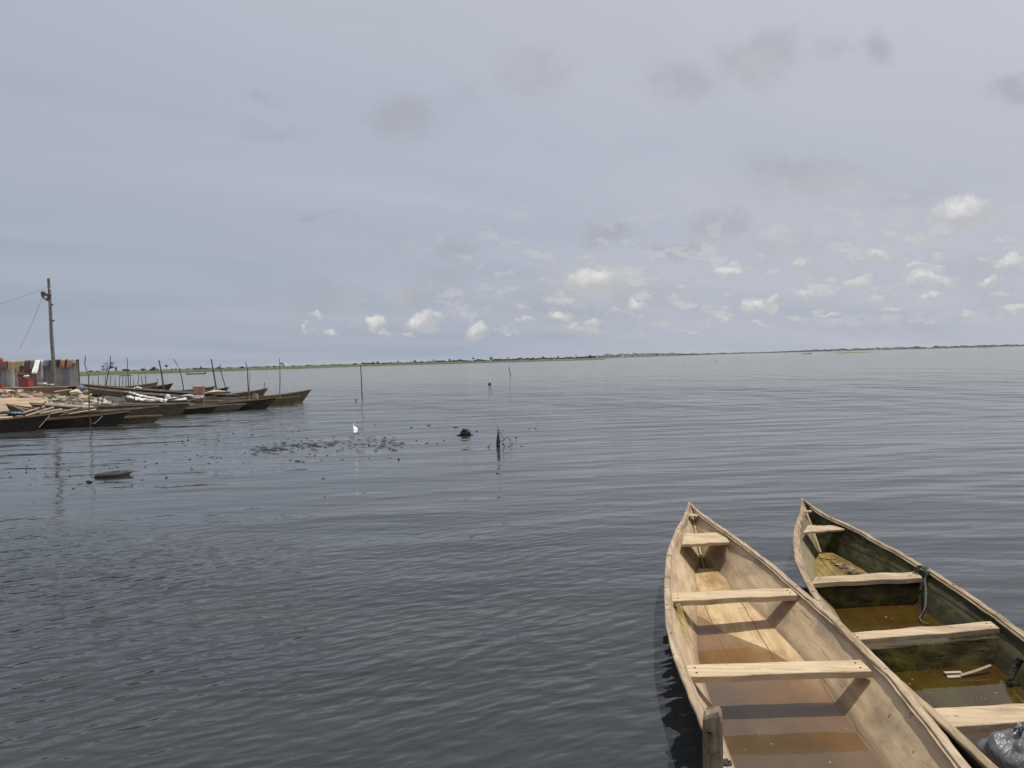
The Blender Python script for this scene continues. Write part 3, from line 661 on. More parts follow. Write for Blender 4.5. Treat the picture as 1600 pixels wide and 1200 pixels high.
def crown(spec, nface, size, seed):
    rs = random.Random(seed); mb = MB()
    for i in range(nface):
        c, r_ = rs.choice(spec); c = Vector(c)
        d = Vector((rs.gauss(0, 1), rs.gauss(0, 1), rs.gauss(0, 1))).normalized()*(rs.random()**.45)
        p = c + Vector((d.x*r_[0], d.y*r_[1], d.z*r_[2])); s_ = size*rs.uniform(.6, 1.3); n_ = (d+Vector((rs.uniform(-.8, .8), rs.uniform(-.8, .8), rs.uniform(0, .9)))).normalized()
        a = n_.orthogonal().normalized(); b_ = n_.cross(a)
        mb.add([p-a*s_, p-b_*s_*.6, p+a*s_, p+b_*s_*.7], [(0, 1, 2, 3)])
    return mb
def tree_proto(kind, seed):
    rs = random.Random(seed); tr = MB()
    if kind == 'round':
        sp = [((rs.uniform(-1, 1)*1.5, rs.uniform(-1, 1)*1.5, 3.0+rs.uniform(-1, 1)*1.1), (1.3, 1.3, .95)) for _ in range(7)]; nf, sz = 330, .38
        tr.tube([(0, 0, -.5), (.05, 0, 1), (0, .05, 2.6)], [.2, .15, .08], 6)
    elif kind == 'umbrella':
        sp = [((rs.uniform(-1, 1)*1.9, rs.uniform(-1, 1)*1.9, 4.3+rs.uniform(-.3, .5)), (1.2, 1.2, .55)) for _ in range(8)]; nf, sz = 300, .36
        tr.tube([(0, 0, -.5), (.1, 0, 2), (0, .1, 4)], [.2, .15, .08], 6)
    elif kind == 'bush':
        sp = [((rs.uniform(-1, 1)*2.4, rs.uniform(-1, 1), 1.2+rs.uniform(-.5, .8)), (1.2, 1.0, .8)) for _ in range(7)]; nf, sz = 300, .38
        tr.tube([(0, 0, -.5), (0, 0, 1.2)], [.14, .07], 5)
    else:
        sp = [((rs.uniform(-1.4, 1.8), rs.uniform(-1, 1), 2.6+rs.uniform(-1.2, 1.8)), (.8, .8, .6)) for _ in range(7)]; nf, sz = 130, .3
        tr.tube([(0, 0, -.5), (.1, 0, 2), (.3, .1, 5)], [.22, .16, .05], 6)
    for c, r_ in sp[:5]: tr.tube([(0, 0, min(1.2, c[2]*.4)), (c[0]*.5, c[1]*.5, c[2]*.75), c], [.07, .05, .025], 4)
    return tr.mesh('trunk', M['trunk']), crown(sp, nf, sz, seed+3)
PROTO = {}
for kind in ('round', 'umbrella', 'bush', 'sparse'):
    for v in range(2):
        a, c = tree_proto(kind, hash((len(kind), v)) % 999 + v); PROTO[(kind, v)] = (a, c.mesh('crown', M['leaf_d'] if v else M['leaf_m']))
def tree(kind, px, y, wpx, hpx, label, group=None, v=0):
    """stands behind the marsh; wpx, hpx = size it has in the photo"""
    d = ray(px, 560); p = Vector((d.x/d.y*y, y, .9)); k = y/1200
    base = {'round': (5, 4.4), 'umbrella': (5.5, 5), 'bush': (6.5, 2.4), 'sparse': (4, 5)}[kind]
    nm = {'round': 'broadleaf_tree', 'umbrella': 'umbrella_tree', 'bush': 'bush', 'sparse': 'sparse_tree'}[kind]
    o = empty(nm, p, (0, 0, random.uniform(-.5, .5))); sx = wpx*k/base[0]; o.scale = (sx, sx, hpx*k/base[1])
    tag(o, label, 'bush' if kind == 'bush' else 'tree', group)
    a, c = PROTO[(kind, v)]
    for nmm, me in (('trunk', a), ('crown', c)):
        q = bpy.data.objects.new(nmm, me); COL.objects.link(q); q.parent = o
tree('sparse', 166, 400, 18, 18, 'thin ragged tree, tallest on the marsh, behind the second mooring pole', v=1)
tree('round', 180, 400, 5, 8, 'small round dark tree between the ragged tree and a wide bush', v=1)
tree('umbrella', 260, 410, 7, 9, 'lone umbrella shaped tree standing clear on the left marsh', v=1)
tree('bush', 238, 400, 18, 6, 'wide dark bush to the left of the lone umbrella tree', v=1)
tree('bush', 223, 410, 10, 5, 'grey green bush just left of the widest dark bush', v=0)
tree('bush', 196, 405, 14, 5, 'low bush behind the rack of short stakes', v=0)
tree('bush', 141, 400, 8, 4, 'low bush next to the end of the metal fence', v=0)
for i, (px, w, h) in enumerate([(152,7,3),(208,5,3),(268,4,3),(274,4,4),(281,4,3),(292,6,3),(306,14,3.5),(313,8,5),(322,16,3),(340,18,3.5),(358,12,3),(376,18,3)]):
    tree('bush', px, 415+random.uniform(-6, 30), w, h, 'low dark bush on the skyline behind the left marsh', 'low bushes behind the left marsh', i % 2)
x_ = 392; i = 0
while x_ < 925:
    dense = .35 if x_ < 560 else 1.0; w = random.uniform(9, 20); h = random.uniform(2.0, 3.6)*(.8 if x_ < 560 else 1)*(1.15 if x_ > 700 else 1)
    y = np.interp(x_, [390, 560, 800, 945], [470, 560, 680, 800])+random.uniform(-20, 40)
    k = ('bush', 'round', 'bush', 'bush', 'bush', 'bush', 'umbrella', 'bush', 'bush')[i % 9] if x_ > 540 else 'bush'
    if k != 'bush': w *= .38; h *= 1.5
    tree(k, x_, y, w, h, {'bush': 'low dark bush in the line behind the central marsh', 'round': 'small dark round tree in the line behind the central marsh', 'umbrella': 'small flat topped tree in the line behind the central marsh'}[k], {'bush': 'bushes behind the central marsh', 'round': 'round trees behind the central marsh', 'umbrella': 'flat topped trees behind the central marsh'}[k], (i//2) % 2)
    x_ += w*.42/max(dense, .6) + random.uniform(0, 2.5); i += 1
for px, w, h, lab in ((1433,7,4,'taller dark tree at the left edge of the gap in the far woods'),(1463,6,4,'taller dark tree at the right edge of the gap in the far woods')):
    tree('round', px, 1900, w, h, lab, v=1)
# reed islets
def islet(px, py, w, h, label, tuft=None):
    p = Pz(px, py, 0); k = p.y/1200; mb = MB(); P = []
    for i in range(31):
        u = i/15-1; row = []
        for j in range(9):
            v = j/4-1; e = max(0, 1-abs(u)**1.6)*max(0, 1-v*v); row.append((u*w*k/2, v*w*k*.35, -.1+ (h*k+.1)*e**.6*(.75+.4*mnoise.noise(Vector((u*7, v*3, px))))))
        P.append(row)
    mb.grid(P); mb.f = mb.f if False else [tuple(reversed(q)) for q in mb.f]
    o = mb.build('reed_islet', M['marsh'], None); o.location = p; tag(o, label, 'islet'); return p, k
islet(1325, 551.6, 52, 1.9, 'longest low green reed islet before the far shore')
islet(1350, 550.6, 40, .8, 'very thin reed strip trailing right of the longest islet')
islet(1315, 553.3, 7, .7, 'tiny dark reed clump nearer than the longest islet')
p, k = islet(1541, 544.4, 24, .9, 'small dark islet with one bush near the right edge'); tree('round', 1538, p.y, 4, 4, 'single bush growing on the small rightmost islet', v=1)

# ------------------------------------------------------------------ ordinary canoes
def canoe(label, tip, y, heading, L, beam, zmid, hull, rim, zst=None, zbase=-0.12, benches=3, group='canoes drawn up along the left shore', tipz=None, zend=None):
    """tip: pixel of the bow tip in the photo, y: how far away it is. heading in degrees from +X"""
    P = Py(tip[0], tip[1], y) if len(tip) == 2 else Vector(tip); a = R(heading); zb = P.z; zst = zst if zst is not None else zmid+.15
    root = empty('canoe', (P.x - math.cos(a)*L/2, P.y - math.sin(a)*L/2, 0), (0, 0, a)); tag(root, label, 'canoe', group)
    N = 22; base = (lambda u: zbase if zend is None else zbase*(1-u)+zend*u)
    def sec(u):
        e = abs(2*u-1); hw = max(beam/2*(1-e**2.3), .012); zt = zmid + ((zb-zmid)*max(0, (2*u-1))**2 if u > .5 else (zst-zmid)*max(0, 1-2*u)**2)
        if zend is not None: zt = zst + (zb-zst)*u + (zmid-(zst+zb)/2)*(1-e*e)
        return L*(u-.5), hw, zt, base(u)
    mb = MB(); T = .03; rows = []
    for i in range(N+1):
        u = i/N; x, hw, zt, zb_ = sec(u); bw = max(hw*.62, .008); xb = x*.86; e = abs(2*u-1)
        zb_ = zb_ + .10*e**4
        hi = max(hw-T, .005); bi = max(bw-T, .003)
        rows.append([(x, -hw, zt), (xb, -bw, zb_), (xb, bw, zb_), (x, hw, zt), (x, hi, zt), (xb, bi, zb_+T), (xb, -bi, zb_+T), (x, -hi, zt)])
    k = 8
    for r_ in rows: mb.v += r_
    for i in range(N):
        for j in range(k):
            mb.f.append((i*k+j, (i+1)*k+j, (i+1)*k+(j+1) % k, i*k+(j+1) % k)); mb.m.append(1 if j in (4, 5, 6) else 0)
    mb.f.append(tuple(range(k))); mb.m.append(0); mb.f.append(tuple(N*k+j for j in reversed(range(k)))); mb.m.append(0)
    mb.f = [tuple(reversed(q)) for q in mb.f]
    mb.build('hull', [hull, M['inside']], root)
    for sd in (-1, 1):
        mb = MB(); Q = []
        for i in range(N+1):
            x, hw, zt, _ = sec(i/N); w_ = .012*mnoise.noise(Vector((x*1.3, sd, tip[0])))
            o_, i_ = hw+.02, max(hw-.045, .0); Q.append([(x, sd*o_, zt-.035+w_), (x, sd*o_, zt+.018+w_), (x, sd*i_, zt+.018+w_), (x, sd*i_, zt+.001)])
        for c in Q: mb.v += c
        for i in range(N):
            for j in range(4):
                f = (i*4+j, (i+1)*4+j, (i+1)*4+(j+1) % 4, i*4+(j+1) % 4); mb.f.append(f if sd > 0 else f[::-1]); mb.m.append(0)
        mb.build('gunwale', rim, root)
    for b_ in range(benches):
        u = .2+.6*(b_+.3)/max(1, benches-.4); x, hw, zt, _ = sec(u)
        MB().box((x, 0, zt-.03), (.2, hw*2-.05, .035)).build('bench', rim, root)
    return root, sec, a
HD, HB, HO, HG, RT, RY, RG = (M[k] for k in ('hull_dark', 'hull_brown', 'hull_olive', 'hull_grey', 'rim_tan', 'rim_yellow', 'rim_grey'))
canoe('dark canoe nearest on the left, loaded with planks and blue cloth, cut by the frame', (79,646.5), 29.9, 4, 8.0, 1.1, .44, HD, RT)
canoe('dark canoe floating just right of the nearest left canoe, behind the bent pole', (203.5,642), 31.4, 3, 8.4, 1.1, .36, HD, RY)
canoe('low small canoe with mossy yellow rail between the dark canoe and open water', (254.5,648.5), 32.6, 4, 6.0, .9, .27, HB, RY, zbase=-.15)
canoe('beached brown canoe with raised left bow, filled with loose planks', (9,631), 33.6, 178, 6.8, 1.2, .52, HB, RT, benches=1)
canoe('brown canoe with thick plank rail lying across the sandy shore', (46,629), 36.5, 183, 7.5, 1.1, .60, HB, RG, zst=.6)
canoe('low brown canoe below the white sacks, its bow at the forked stake', (292,633.5), 37.6, 3, 6.2, .95, .36, HB, RT)
canoe('dark canoe lying very low, hidden under its longer neighbour', (341,633.5), 38.4, 2, 5.5, .9, .26, HD, RT, zbase=-.15)
canoe('long dark canoe in the middle of the row carrying a pink box', (433,620.5), 40.5, 4, 9.0, 1.15, .40, HD, RY)
canoe('olive brown canoe reaching farthest out into the lagoon', (487,608.5), 47.2, 7, 8.4, 1.15, .40, HO, RT)
canoe('short olive canoe beside the pole with the white flag', (470,618.5), 44.4, 3, 6.6, .95, .34, HO, RY)
canoe('brown canoe lying behind the pink box with a sharp dark bow', (419,606.5), 50.0, 4, 8.5, 1.1, .46, HB, RT)
canoe('dark canoe whose bow shows just right of the pink tub', (358,604.5), 55, 6, 7.5, 1.1, .5, HD, RT)
canoe('grey brown canoe mostly hidden behind the pink tub', (336,603.5), 59, 6, 7.0, 1.1, .55, HB, RG)
canoe('black canoe with sandy rail, farthest back beside the thick pole', (271,598.5), 70, 10, 8.5, 1.1, .52, HD, RT)
canoe('tan canoe farthest back along the shore behind the black one', (247,597), 78, 8, 8.0, 1.1, .56, HO, RT)
canoe('long black canoe with high left bow hauled onto the rubble by the fence', (121.5,599), 47, 187, 9.5, 1.1, .95, HD, RG, zst=.5, zbase=.1, zend=1.1)
canoe('second long dark canoe with high left bow, white net along its rail', (129,604.5), 44.5, 187, 8.5, 1.1, .78, HB, RG, zst=.4, zbase=.0, zend=.85)
canoe('grey canoe on the rubble heap covered with white nets', (191,619.5), 41.8, 184, 7.0, 1.1, .52, HG, RG, zst=.45, zbase=.0, zend=.35)
canoe('slim grey canoe on the rubble in front of the net covered one', (186,629.5), 39.6, 182, 6.5, .9, .38, HG, RG, zst=.35, zbase=-.05, zend=.2)
# far out on the lagoon
def person(px_pt, label, face=0):
    root = empty('person', px_pt, (0, 0, face)); tag(root, label, 'person')
    J = {'pel': ((0,0,.12), .15), 'bel': ((0,0,.3), .14), 'che': ((.03,0,.5), .17), 'nek': ((.05,0,.66), .06), 'hed': ((.07,0,.74), .09), 'top': ((.07,0,.86), .085)}
    for s_, q in ((1, 'l'), (-1, 'r')):
        J['sh'+q] = ((.03,.17*s_,.58), .065); J['el'+q] = ((.12,.24*s_,.36), .048); J['ha'+q] = ((.36,.16*s_,.34), .035)
        J['hi'+q] = ((.05,.1*s_,.1), .10); J['kn'+q] = ((.42,.14*s_,.22), .065); J['fo'+q] = ((.6,.13*s_,.02), .045)
    E_ = [('pel','bel'),('bel','che'),('che','nek'),('nek','hed'),('hed','top')]
    for q in 'lr': E_ += [('che','sh'+q),('sh'+q,'el'+q),('el'+q,'ha'+q),('pel','hi'+q),('hi'+q,'kn'+q),('kn'+q,'fo'+q)]
    ks = list(J); me = bpy.data.meshes.new('body'); me.from_pydata([J[k][0] for k in ks], [(ks.index(a), ks.index(b)) for a, b in E_], [])
    me.materials.append(M['skin']); o = bpy.data.objects.new('body', me); COL.objects.link(o); o.parent = root
    md = o.modifiers.new('skin', 'SKIN')
    for i, k in enumerate(ks): me.skin_vertices[0].data[i].radius = (J[k][1], J[k][1])
    me.skin_vertices[0].data[0].use_root = True
    o.modifiers.new('sub', 'SUBSURF').render_levels = 1
    mb = MB(); mb.tube([(0,0,.16),(0,0,.3),(.03,0,.5),(.04,0,.62)], [.19,.185,.21,.13], 12); mb.build('shirt', M['shirt'], root, True)
p = Pz(305, 584.8, 0)
canoe('black canoe out on the lagoon with a seated figure, before the left marsh', (321,582.9), p.y, 3, 6.6, .9, .25, HD, HD, group='canoes out on the lagoon', benches=2)
q = Pz(312.5, 584.8, 0); person((q.x, p.y, .05), 'seated figure in dark clothes in the canoe before the left marsh', math.pi)
p = Pz(1260, 553.2, 0)
canoe('tiny far canoe with a figure, left of the reed islets', (1268,551.2), p.y, 4, 8.2, 1.0, .3, HD, HD, group='canoes out on the lagoon', benches=2)
q = Pz(1258.5, 553.2, 0); person((q.x, p.y, .1), 'seated figure in the tiny far canoe left of the reed islets', 0)

# ------------------------------------------------------------------ left shore: land, wall, fence, laundry
LAND = [(-80,30),(-30,31.5),(-24.5,33.5),(-20.8,36.5),(-18.6,41),(-20.5,46),(-26,51),(-32.3,57),(-33.2,66),(-48,76),(-80,80)]
def sdf(x, y):
    best = 1e9; ins = False; n = len(LAND)
    for i in range(n):
        (x1, y1), (x2, y2) = LAND[i], LAND[(i+1) % n]; dx, dy = x2-x1, y2-y1; u = max(0, min(1, ((x-x1)*dx+(y-y1)*dy)/(dx*dx+dy*dy)))
        best = min(best, math.hypot(x-x1-u*dx, y-y1-u*dy))
        if (y1 > y) != (y2 > y) and x < (x2-x1)*(y-y1)/(y2-y1)+x1: ins = not ins
    return best if ins else -best
def ground(x, y):
    s_ = sdf(x, y)+.6*mnoise.noise(Vector((x*.4, y*.4, 0))); t_ = max(0, min(1, s_/5)); e = t_*t_*(3-2*t_)
    h = -.35+.95*e if s_ > -1 else -.35
    h += .50*max(0, min(1, (y-44)/12))*e + (.05*mnoise.noise(Vector((x*.9, y*.9, 3)))+.03*mnoise.noise(Vector((x*2.7, y*2.7, 3))))*e
    return h
mb = MB(); mb.grid([[(x, y, ground(x, y)) for x in np.arange(-75, -16, .6)] for y in np.arange(29, 82, .6)])
ms, n, b = newmat('sandy ground', .95); g = n.node('ShaderNodeNewGeometry').outputs['Position']
f_ = n.noise(g, .35, 6, .65); f3 = n.noise(g, 2.2, 6, .7)
n.l.new(n.mix(n.rng(f_, .40, .62), n.mix(n.rng(f3, .3, .7), (.46, .34, .21), (.34, .24, .14)), n.mix(n.rng(f3, .3, .7), (.22, .16, .10), (.30, .24, .17))), b.inputs['Base Color']); bump(n, b, f3, .7, .1)
tag(mb.build('ground', ms, None, True), 'sandy spit of land on the left', 'ground', kind='structure')
def gpt(px, y, dz=0):
    d = ray(px, 600); x = d.x/d.y*y; return Vector((x, y, ground(x, y)+dz))
# rubble
def scatter(n, area, size, mats, label, name):
    mb = MB()
    for i in range(n):
        px, y = area(); p = gpt(px, y); s_ = random.uniform(*size)*random.choice((.6, 1, 1, 1.6)); mi = random.randrange(len(mats))
        mt = Matrix.Rotation(random.uniform(0, 6.3), 4, 'Z') @ Matrix.Rotation(random.uniform(-.5, .5), 4, 'X') @ Matrix.Rotation(random.uniform(-.5, .5), 4, 'Y')
        if random.random() < .5: mb.box(p+Vector((0, 0, s_*.2)), (s_*random.uniform(.8, 2.2), s_, s_*random.uniform(.3, .9)), mat=mt, mi=mi)
        else: mb.blob(p+Vector((0, 0, s_*.2)), (s_*.8, s_*.6, s_*.45), 7, 5, .5, 1.5, i, mi)
    o = mb.build(name, mats); tag(o, label, 'rubble', kind='stuff')
RB = [simple('rubble pale', (.46, .42, .35)), simple('rubble grey', (.24, .22, .19)), simple('rubble brown', (.22, .16, .10)), simple('rubble dark', (.08, .075, .07)), simple('rubble yellow', (.36, .30, .14)), simple('litter white', (.6, .6, .58))]
scatter(950, lambda: (lambda y: (random.gauss(160, 32), y))(random.uniform(38.0, 46)), (.08, .26), RB, 'heap of pale and grey rubble and litter on the spit', 'rubble')
scatter(420, lambda: (random.uniform(-20, 130), random.uniform(47, 54)), (.06, .22), RB+[simple('litter red', (.35, .10, .06))], 'litter and stones strewn below the low brown wall', 'litter')
# low wall
a, c = gpt(-60, 56.2), gpt(106, 56.2); mb = MB(); zt = 2.3-(604-580)*56.2/1200
q0, q1 = Vector((a.x, 56.2, zt)), Vector((c.x, 56.2, zt-.05)); nn = 24; A = []
for i in range(nn+1):
    p = q0.lerp(q1, i/nn); w_ = .05*mnoise.noise(Vector((i*.6, 1, 0)))
    A.append([(p.x, p.y-.05, p.z-.9), (p.x, p.y+w_*.5, p.z+w_), (p.x, p.y+1.3, p.z+w_*.5+.02), (p.x, p.y+1.35, p.z-.9)])
mb.grid(A)
mb.f = [tuple(reversed(q)) for q in mb.f]
thing('low_wall', mb, M['earth'], 'long low brown earth wall in front of the metal fence', 'wall')
# metal fence
FY = 62.0
def fx(px): return (ray(px, 580).x/ray(px, 580).y)*FY
ftop = 2.3-(563.5-580)*FY/1200; fbot = .95
fence = empty('metal_fence', (fx(60), FY, fbot)); tag(fence, 'grey corrugated metal sheet fence hung with washing', 'fence')
def lc(v): return (v[0]-fx(60), v[1]-FY, v[2]-fbot)
SH = [simple('zinc sheet '+n_, c, tuple(x*.75 for x in c), 1.5, .55, .2) for n_, c in (('blue grey', (.25, .29, .33)), ('pale', (.42, .43, .42)), ('dull', (.22, .23, .23)), ('rusty', (.26, .20, .16)), ('light green', (.33, .37, .34)))]
xs = [-60, -42, -25, -8, 10, 27, 33, 45, 57, 66, 75, 84, 97, 108, 122]; si = [0, 2, 1, 0, 1, 3, 2, 3, 1, 0, 2, 4, 0, 1]
for i in range(len(xs)-1):
    x0, x1 = fx(xs[i]), fx(xs[i+1]); n_ = 30; P = []; dy = .02*(i % 2); tp = ftop - fbot - random.uniform(0, .12)
    for j in range(n_+1):
        u = j/n_; x = x0+(x1-x0)*u-fx(60); y = dy+.022*math.sin(u*(x1-x0)*2*math.pi/.09*.5); P.append([(x, y, -.1), (x, y, tp*.5), (x, y, tp+random.uniform(-.015, .015))])
    mb = MB(); mb.grid(P); mb.build('metal_sheet', SH[si[i]], fence)
for px in (-60, -25, 10, 33, 57, 84, 97, 108, 122):
    mb = MB(); mb.box((fx(px)-fx(60), .09, (ftop-fbot)/2), (.09, .09, ftop-fbot+.1)); mb.build('fence_post', M['plank_d'], fence)
mb = MB(); mb.box((fx(20)-fx(60)-.9, .05, ftop-fbot-.06), (fx(122)-fx(-60), .05, .06)); mb.build('top_rail', M['plank_d'], fence)
pp = gpt(20, 60.6); mb = MB(); mb.box((pp.x, 60.6, 1.75), (.2, .2, 1.6)); thing('concrete_post', mb, SH[1], 'short pale square post in front of the fence', 'post')
def laundry(x0, x1, y0, y1, c, label, name='garment', skew=0, thick=.05, y=FY-.12, cat='laundry', legs=False, out=.12):
    """cloth slung over the fence top: front drop with folds, short drop behind"""
    k = FY/1200; w = (x1-x0)*k; xl = fx(x0); zt = ftop+.03; zb = 2.3-(y1-580)*k; mb = MB(); n_ = 14; P = []
    for j in range(n_+1):
        u = j/n_; x = xl+w*u; row = []
        bot = zb + .06*mnoise.noise(Vector((u*4, x0, 1))) + (.25 if legs and .38 < u < .62 else 0)
        row.append((x, y+.34, zt-.35)); row.append((x, y+.2, zt-.02)); row.append((x, y+.1, zt+.04))
        for i in range(7):
            v = i/6; f = .045*math.sin(u*9+x0)*v + .03*math.sin(u*21+x0*2)*v
            row.append((x+skew*k*v+.05*mnoise.noise(Vector((u*3, v*3, x0)))*v, y-.02-f-out*v, zt+(bot-zt)*v))
        P.append(row)
    mb.grid(P); mb.f = [tuple(reversed(q)) for q in mb.f]
    o = thing(name, mb, cloth(label[:28], c), label, cat, 'washing hung over the metal fence', smooth=True)
    md = o.modifiers.new('thick', 'SOLIDIFY'); md.thickness = .015
laundry(-20, 1, 562, 578, (.20, .22, .26), 'slate coloured cloth hung on the fence at the left frame edge')
laundry(0, 14, 562, 574.5, (.22, .12, .11), 'dull maroon cloth, leftmost whole piece hung on the fence')
laundry(15, 28, 562, 577, (.48, .38, .22), 'wide beige cloth beside the maroon one on the fence', skew=1)
laundry(28, 33, 562, 581, (.48, .43, .22), 'narrow pale yellow cloth hanging low on the fence', skew=1)
laundry(33.5, 41, 562, 571.5, (.36, .33, .20), 'short olive beige cloth on the fence')
laundry(41, 49, 562, 581, (.15, .09, .09), 'dark maroon brown garment on the fence', skew=1)
laundry(50, 57, 562, 577, (.24, .19, .17), 'grey brown cloth next to the white shirt on the fence')
laundry(57.5, 65, 562, 583, (.80, .80, .80), 'bright white shirt slipping sideways down the fence', skew=6, out=1.0)
laundry(66, 79, 562, 573, (.20, .23, .30), 'blue grey cloth between white shirt and pole on the fence')
laundry(87, 95, 562, 574, (.03, .035, .05), 'black garment just right of the pole on the fence', legs=True)
laundry(97, 104, 562, 576, (.48, .27, .16), 'orange towel hung on the fence beside the black garment')
laundry(105, 107.5, 562, 570, (.16, .02, .02), 'narrow dark red rag between two orange towels')
laundry(108, 115, 560.5, 575.5, (.50, .27, .20), 'pinkish orange towel nearest the fence end')
laundry(116, 121.5, 562, 569, (.40, .43, .34), 'short pale green cloth at the right fence corner')
laundry(67, 71, 583, 592, (.74, .74, .73), 'small white cloth hanging below the white shirt', y=FY-.2)
# red cloth tip on the left edge
p = Py(1, 563, 60); mb = MB()
mb.tube([gpt(1, 60), p+Vector((0, 0, .2))], .04, 6)
rp = empty('red_flag', gpt(1, 60)); tag(rp, 'red cloth flag on a post at the left edge of the picture', 'flag')
mb.v = [tuple(Vector(v)-rp.location) for v in mb.v]; mb.build('flag_pole', M['pole'], rp)
mb = MB(); P = []
for i in range(9):
    u = i/8; P.append([Vector((p.x-.25+.45*u, 59.9+.06*math.sin(u*8), p.z+.30*u*u-.1))-rp.location, Vector((p.x-.25+.45*u+.02, 59.85+.05*math.sin(u*7), p.z-.28+.1*u))-rp.location])
mb.grid(P); o = mb.build('flag_cloth', cloth('red flag cloth', (.45, .03, .025)), rp); o.modifiers.new('t', 'SOLIDIFY').thickness = .02
# red crate and the heap on it
k = 58.5/1200; p = Py(41, 605, 58.5); mb = MB(); w_, h_ = 14*k, 13*k
root = empty('red_crate', (p.x, 58.5, p.z-.1)); tag(root, 'brick red plastic crate standing before the metal fence', 'crate')
RC = simple('red plastic', (.33, .06, .045), (.25, .045, .035), 3, .6, 0)
MB().box((0, 0, h_/2+.05), (w_, w_*.8, h_+.1)).build('crate_body', RC, root)
mb = MB(); mb.box((0, 0, h_+.09), (w_+.06, w_*.8+.06, .07)); mb.build('crate_rim', RC, root)
mb = MB()
for i in range(6): mb.blob((p.x+random.uniform(-.45, .1), 58.4+random.uniform(-.1, .1), p.z+h_+.12+random.uniform(0, .22)), (.2, .16, .12), 9, 6, .5, 1.4, i)
thing('cloth_heap', mb, cloth('dark red cloth', (.16, .03, .03)), 'heap of dark red cloth on top of the red crate', 'cloth', smooth=True)
mb = MB(); mb.blob((p.x+.15, 58.3, p.z+h_+.2), (.22, .16, .1), 10, 6, .4, 1.4, 3); thing('cloth_heap', mb, M['white'], 'small white cloth on top of the red crate', 'cloth', smooth=True)
def slab(px, py, y, w, h, mat, label, name, cat, d=.5, rz=0):
    p = Py(px, py, y); k = y/1200; mb = MB(); mb.box((p.x, y, p.z-h*k/2), (w*k, d, h*k), rz); return thing(name, mb, mat, label, cat)
slab(66, 598, 58.2, 9, 2, M['white'], 'thin white foam slab lying at the fence foot', 'foam_slab', 'foam')
slab(2, 600, 57, 6, 6, RC, 'red plastic tub at the left edge on the low wall', 'plastic_tub', 'tub')
slab(78, 600, 58.2, 7, 1.5, M['white'], 'small pale board lying beside the foam slab', 'board', 'board')
# sheets and sacks
def sack(px, py, y, w, h, mat, label, name='sack', cat='sack', seed=1, flat=None):
    p = Py(px, py, y); k = y/1200; mb = MB(); mb.blob((p.x, y, p.z), (w*k/2, w*k*.32, h*k/2), 20, 12, .28, 1.6, seed); return thing(name, mb, mat, label, cat, smooth=True)
sack(63, 616.5, 50, 14, 6, cloth('pale green sheet', (.42, .47, .38)), 'crumpled pale green plastic sheet on the sand', 'plastic_sheet', 'sheet', 4)
sack(118, 613.5, 47.5, 20, 8.5, cloth('cream sack', (.60, .55, .44)), 'big cream sack lying at the rubble\'s upper edge', seed=2)
sack(126, 607.5, 48, 11, 8, cloth('blue bundle', (.10, .19, .32)), 'blue bundle behind the cream sack', 'bundle', 'bundle', 3)
sack(122, 604.5, 48.5, 6, 6, cloth('red bundle', (.40, .12, .10)), 'small red bundle left of the blue bundle', 'bundle', 'bundle', 5)
sack(135, 613, 46.5, 13, 9, cloth('grey green sack', (.24, .25, .18)), 'grey green sack right of the cream sack', seed=6)
sack(151, 617, 45, 18, 7, M['black'], 'dark bag slumped on the rubble behind the bent pole', 'dark_bag', 'bag', 7)
sack(106, 627, 42, 16, 5, M['white'], 'white plastic sheet caught at the rubble\'s left foot', 'plastic_sheet', 'sheet', 8)
# nets over the canoes on the rubble
def net(pts, w, label, seed):
    mb = MB(); P = []
    for i in range(26):
        u = i/25*(len(pts)-1); j = min(int(u), len(pts)-2); p = pts[j].lerp(pts[j+1], u-j); row = []
        for q in range(9):
            a = q/8*math.pi; rr = w*(.7+.7*mnoise.noise(Vector((i*.55, q*.6, seed))))
            row.append((p.x+.12*mnoise.noise(Vector((i, q, seed+2))), p.y-math.cos(a)*rr*1.2, p.z+math.sin(a)*rr*.75-.03))
        P.append(row)
    mb.grid(P); mb.f = [tuple(reversed(q)) for q in mb.f]; thing('fishing_net', mb, cloth('net '+label[:14], (.70, .69, .66)), label, 'net', smooth=True)
net([Py(203,613.5,43.5), Py(218,618,43.2), Py(235,621.5,43), Py(248,623.5,42.7)], .16, 'white net bundled along the rail of the dark beached canoe', 1)
net([Py(200,620.5,41.3), Py(215,624,41.2), Py(232,626.5,41), Py(252,625,41), Py(262,628,41)], .22, 'white net heaped over the grey canoe on the rubble', 2)
net([Py(209,607,47), Py(214,604.5,47), Py(222,606.5,47)], .10, 'little pale net on the rail of the long black canoe', 3)
# freight in the middle row
k = 42/1200; p = Py(311.5, 617, 43); bx = empty('pink_tub', (p.x, 43, p.z)); tag(bx, 'dull pink tub standing among the canoes', 'tub')
PK = simple('pink plastic', (.36, .21, .17), (.28, .16, .13), 3, .6, 0)
mb = MB(); Q = []
for z, s_ in ((0, .88), (.40, 1.0), (.40, 1.06), (.47, 1.06)):
    Q.append([(a*s_, b_*s_, z) for a, b_ in ((-.26,-.22),(.26,-.22),(.26,.22),(-.26,.22))])
mb.v = [q for r_ in Q for q in r_]
for i in range(3):
    for j in range(4): mb.f.append((i*4+j, i*4+(j+1) % 4, (i+1)*4+(j+1) % 4, (i+1)*4+j)); mb.m.append(0)
mb.build('tub_body', PK, bx); MB().box((0, 0, .475), (.56, .48, .03)).build('tub_lid', simple('pale lid', (.55, .38, .28), None, 3, .6, 0), bx)
sack(277, 624, 41.6, 30, 7.5, M['white'], 'long white sack lying in the middle canoe', seed=11)
sack(262, 620, 42, 9, 8, cloth('white bag', (.72, .72, .70)), 'crumpled white bag standing behind the long white sack', 'bag', 'bag', 12)
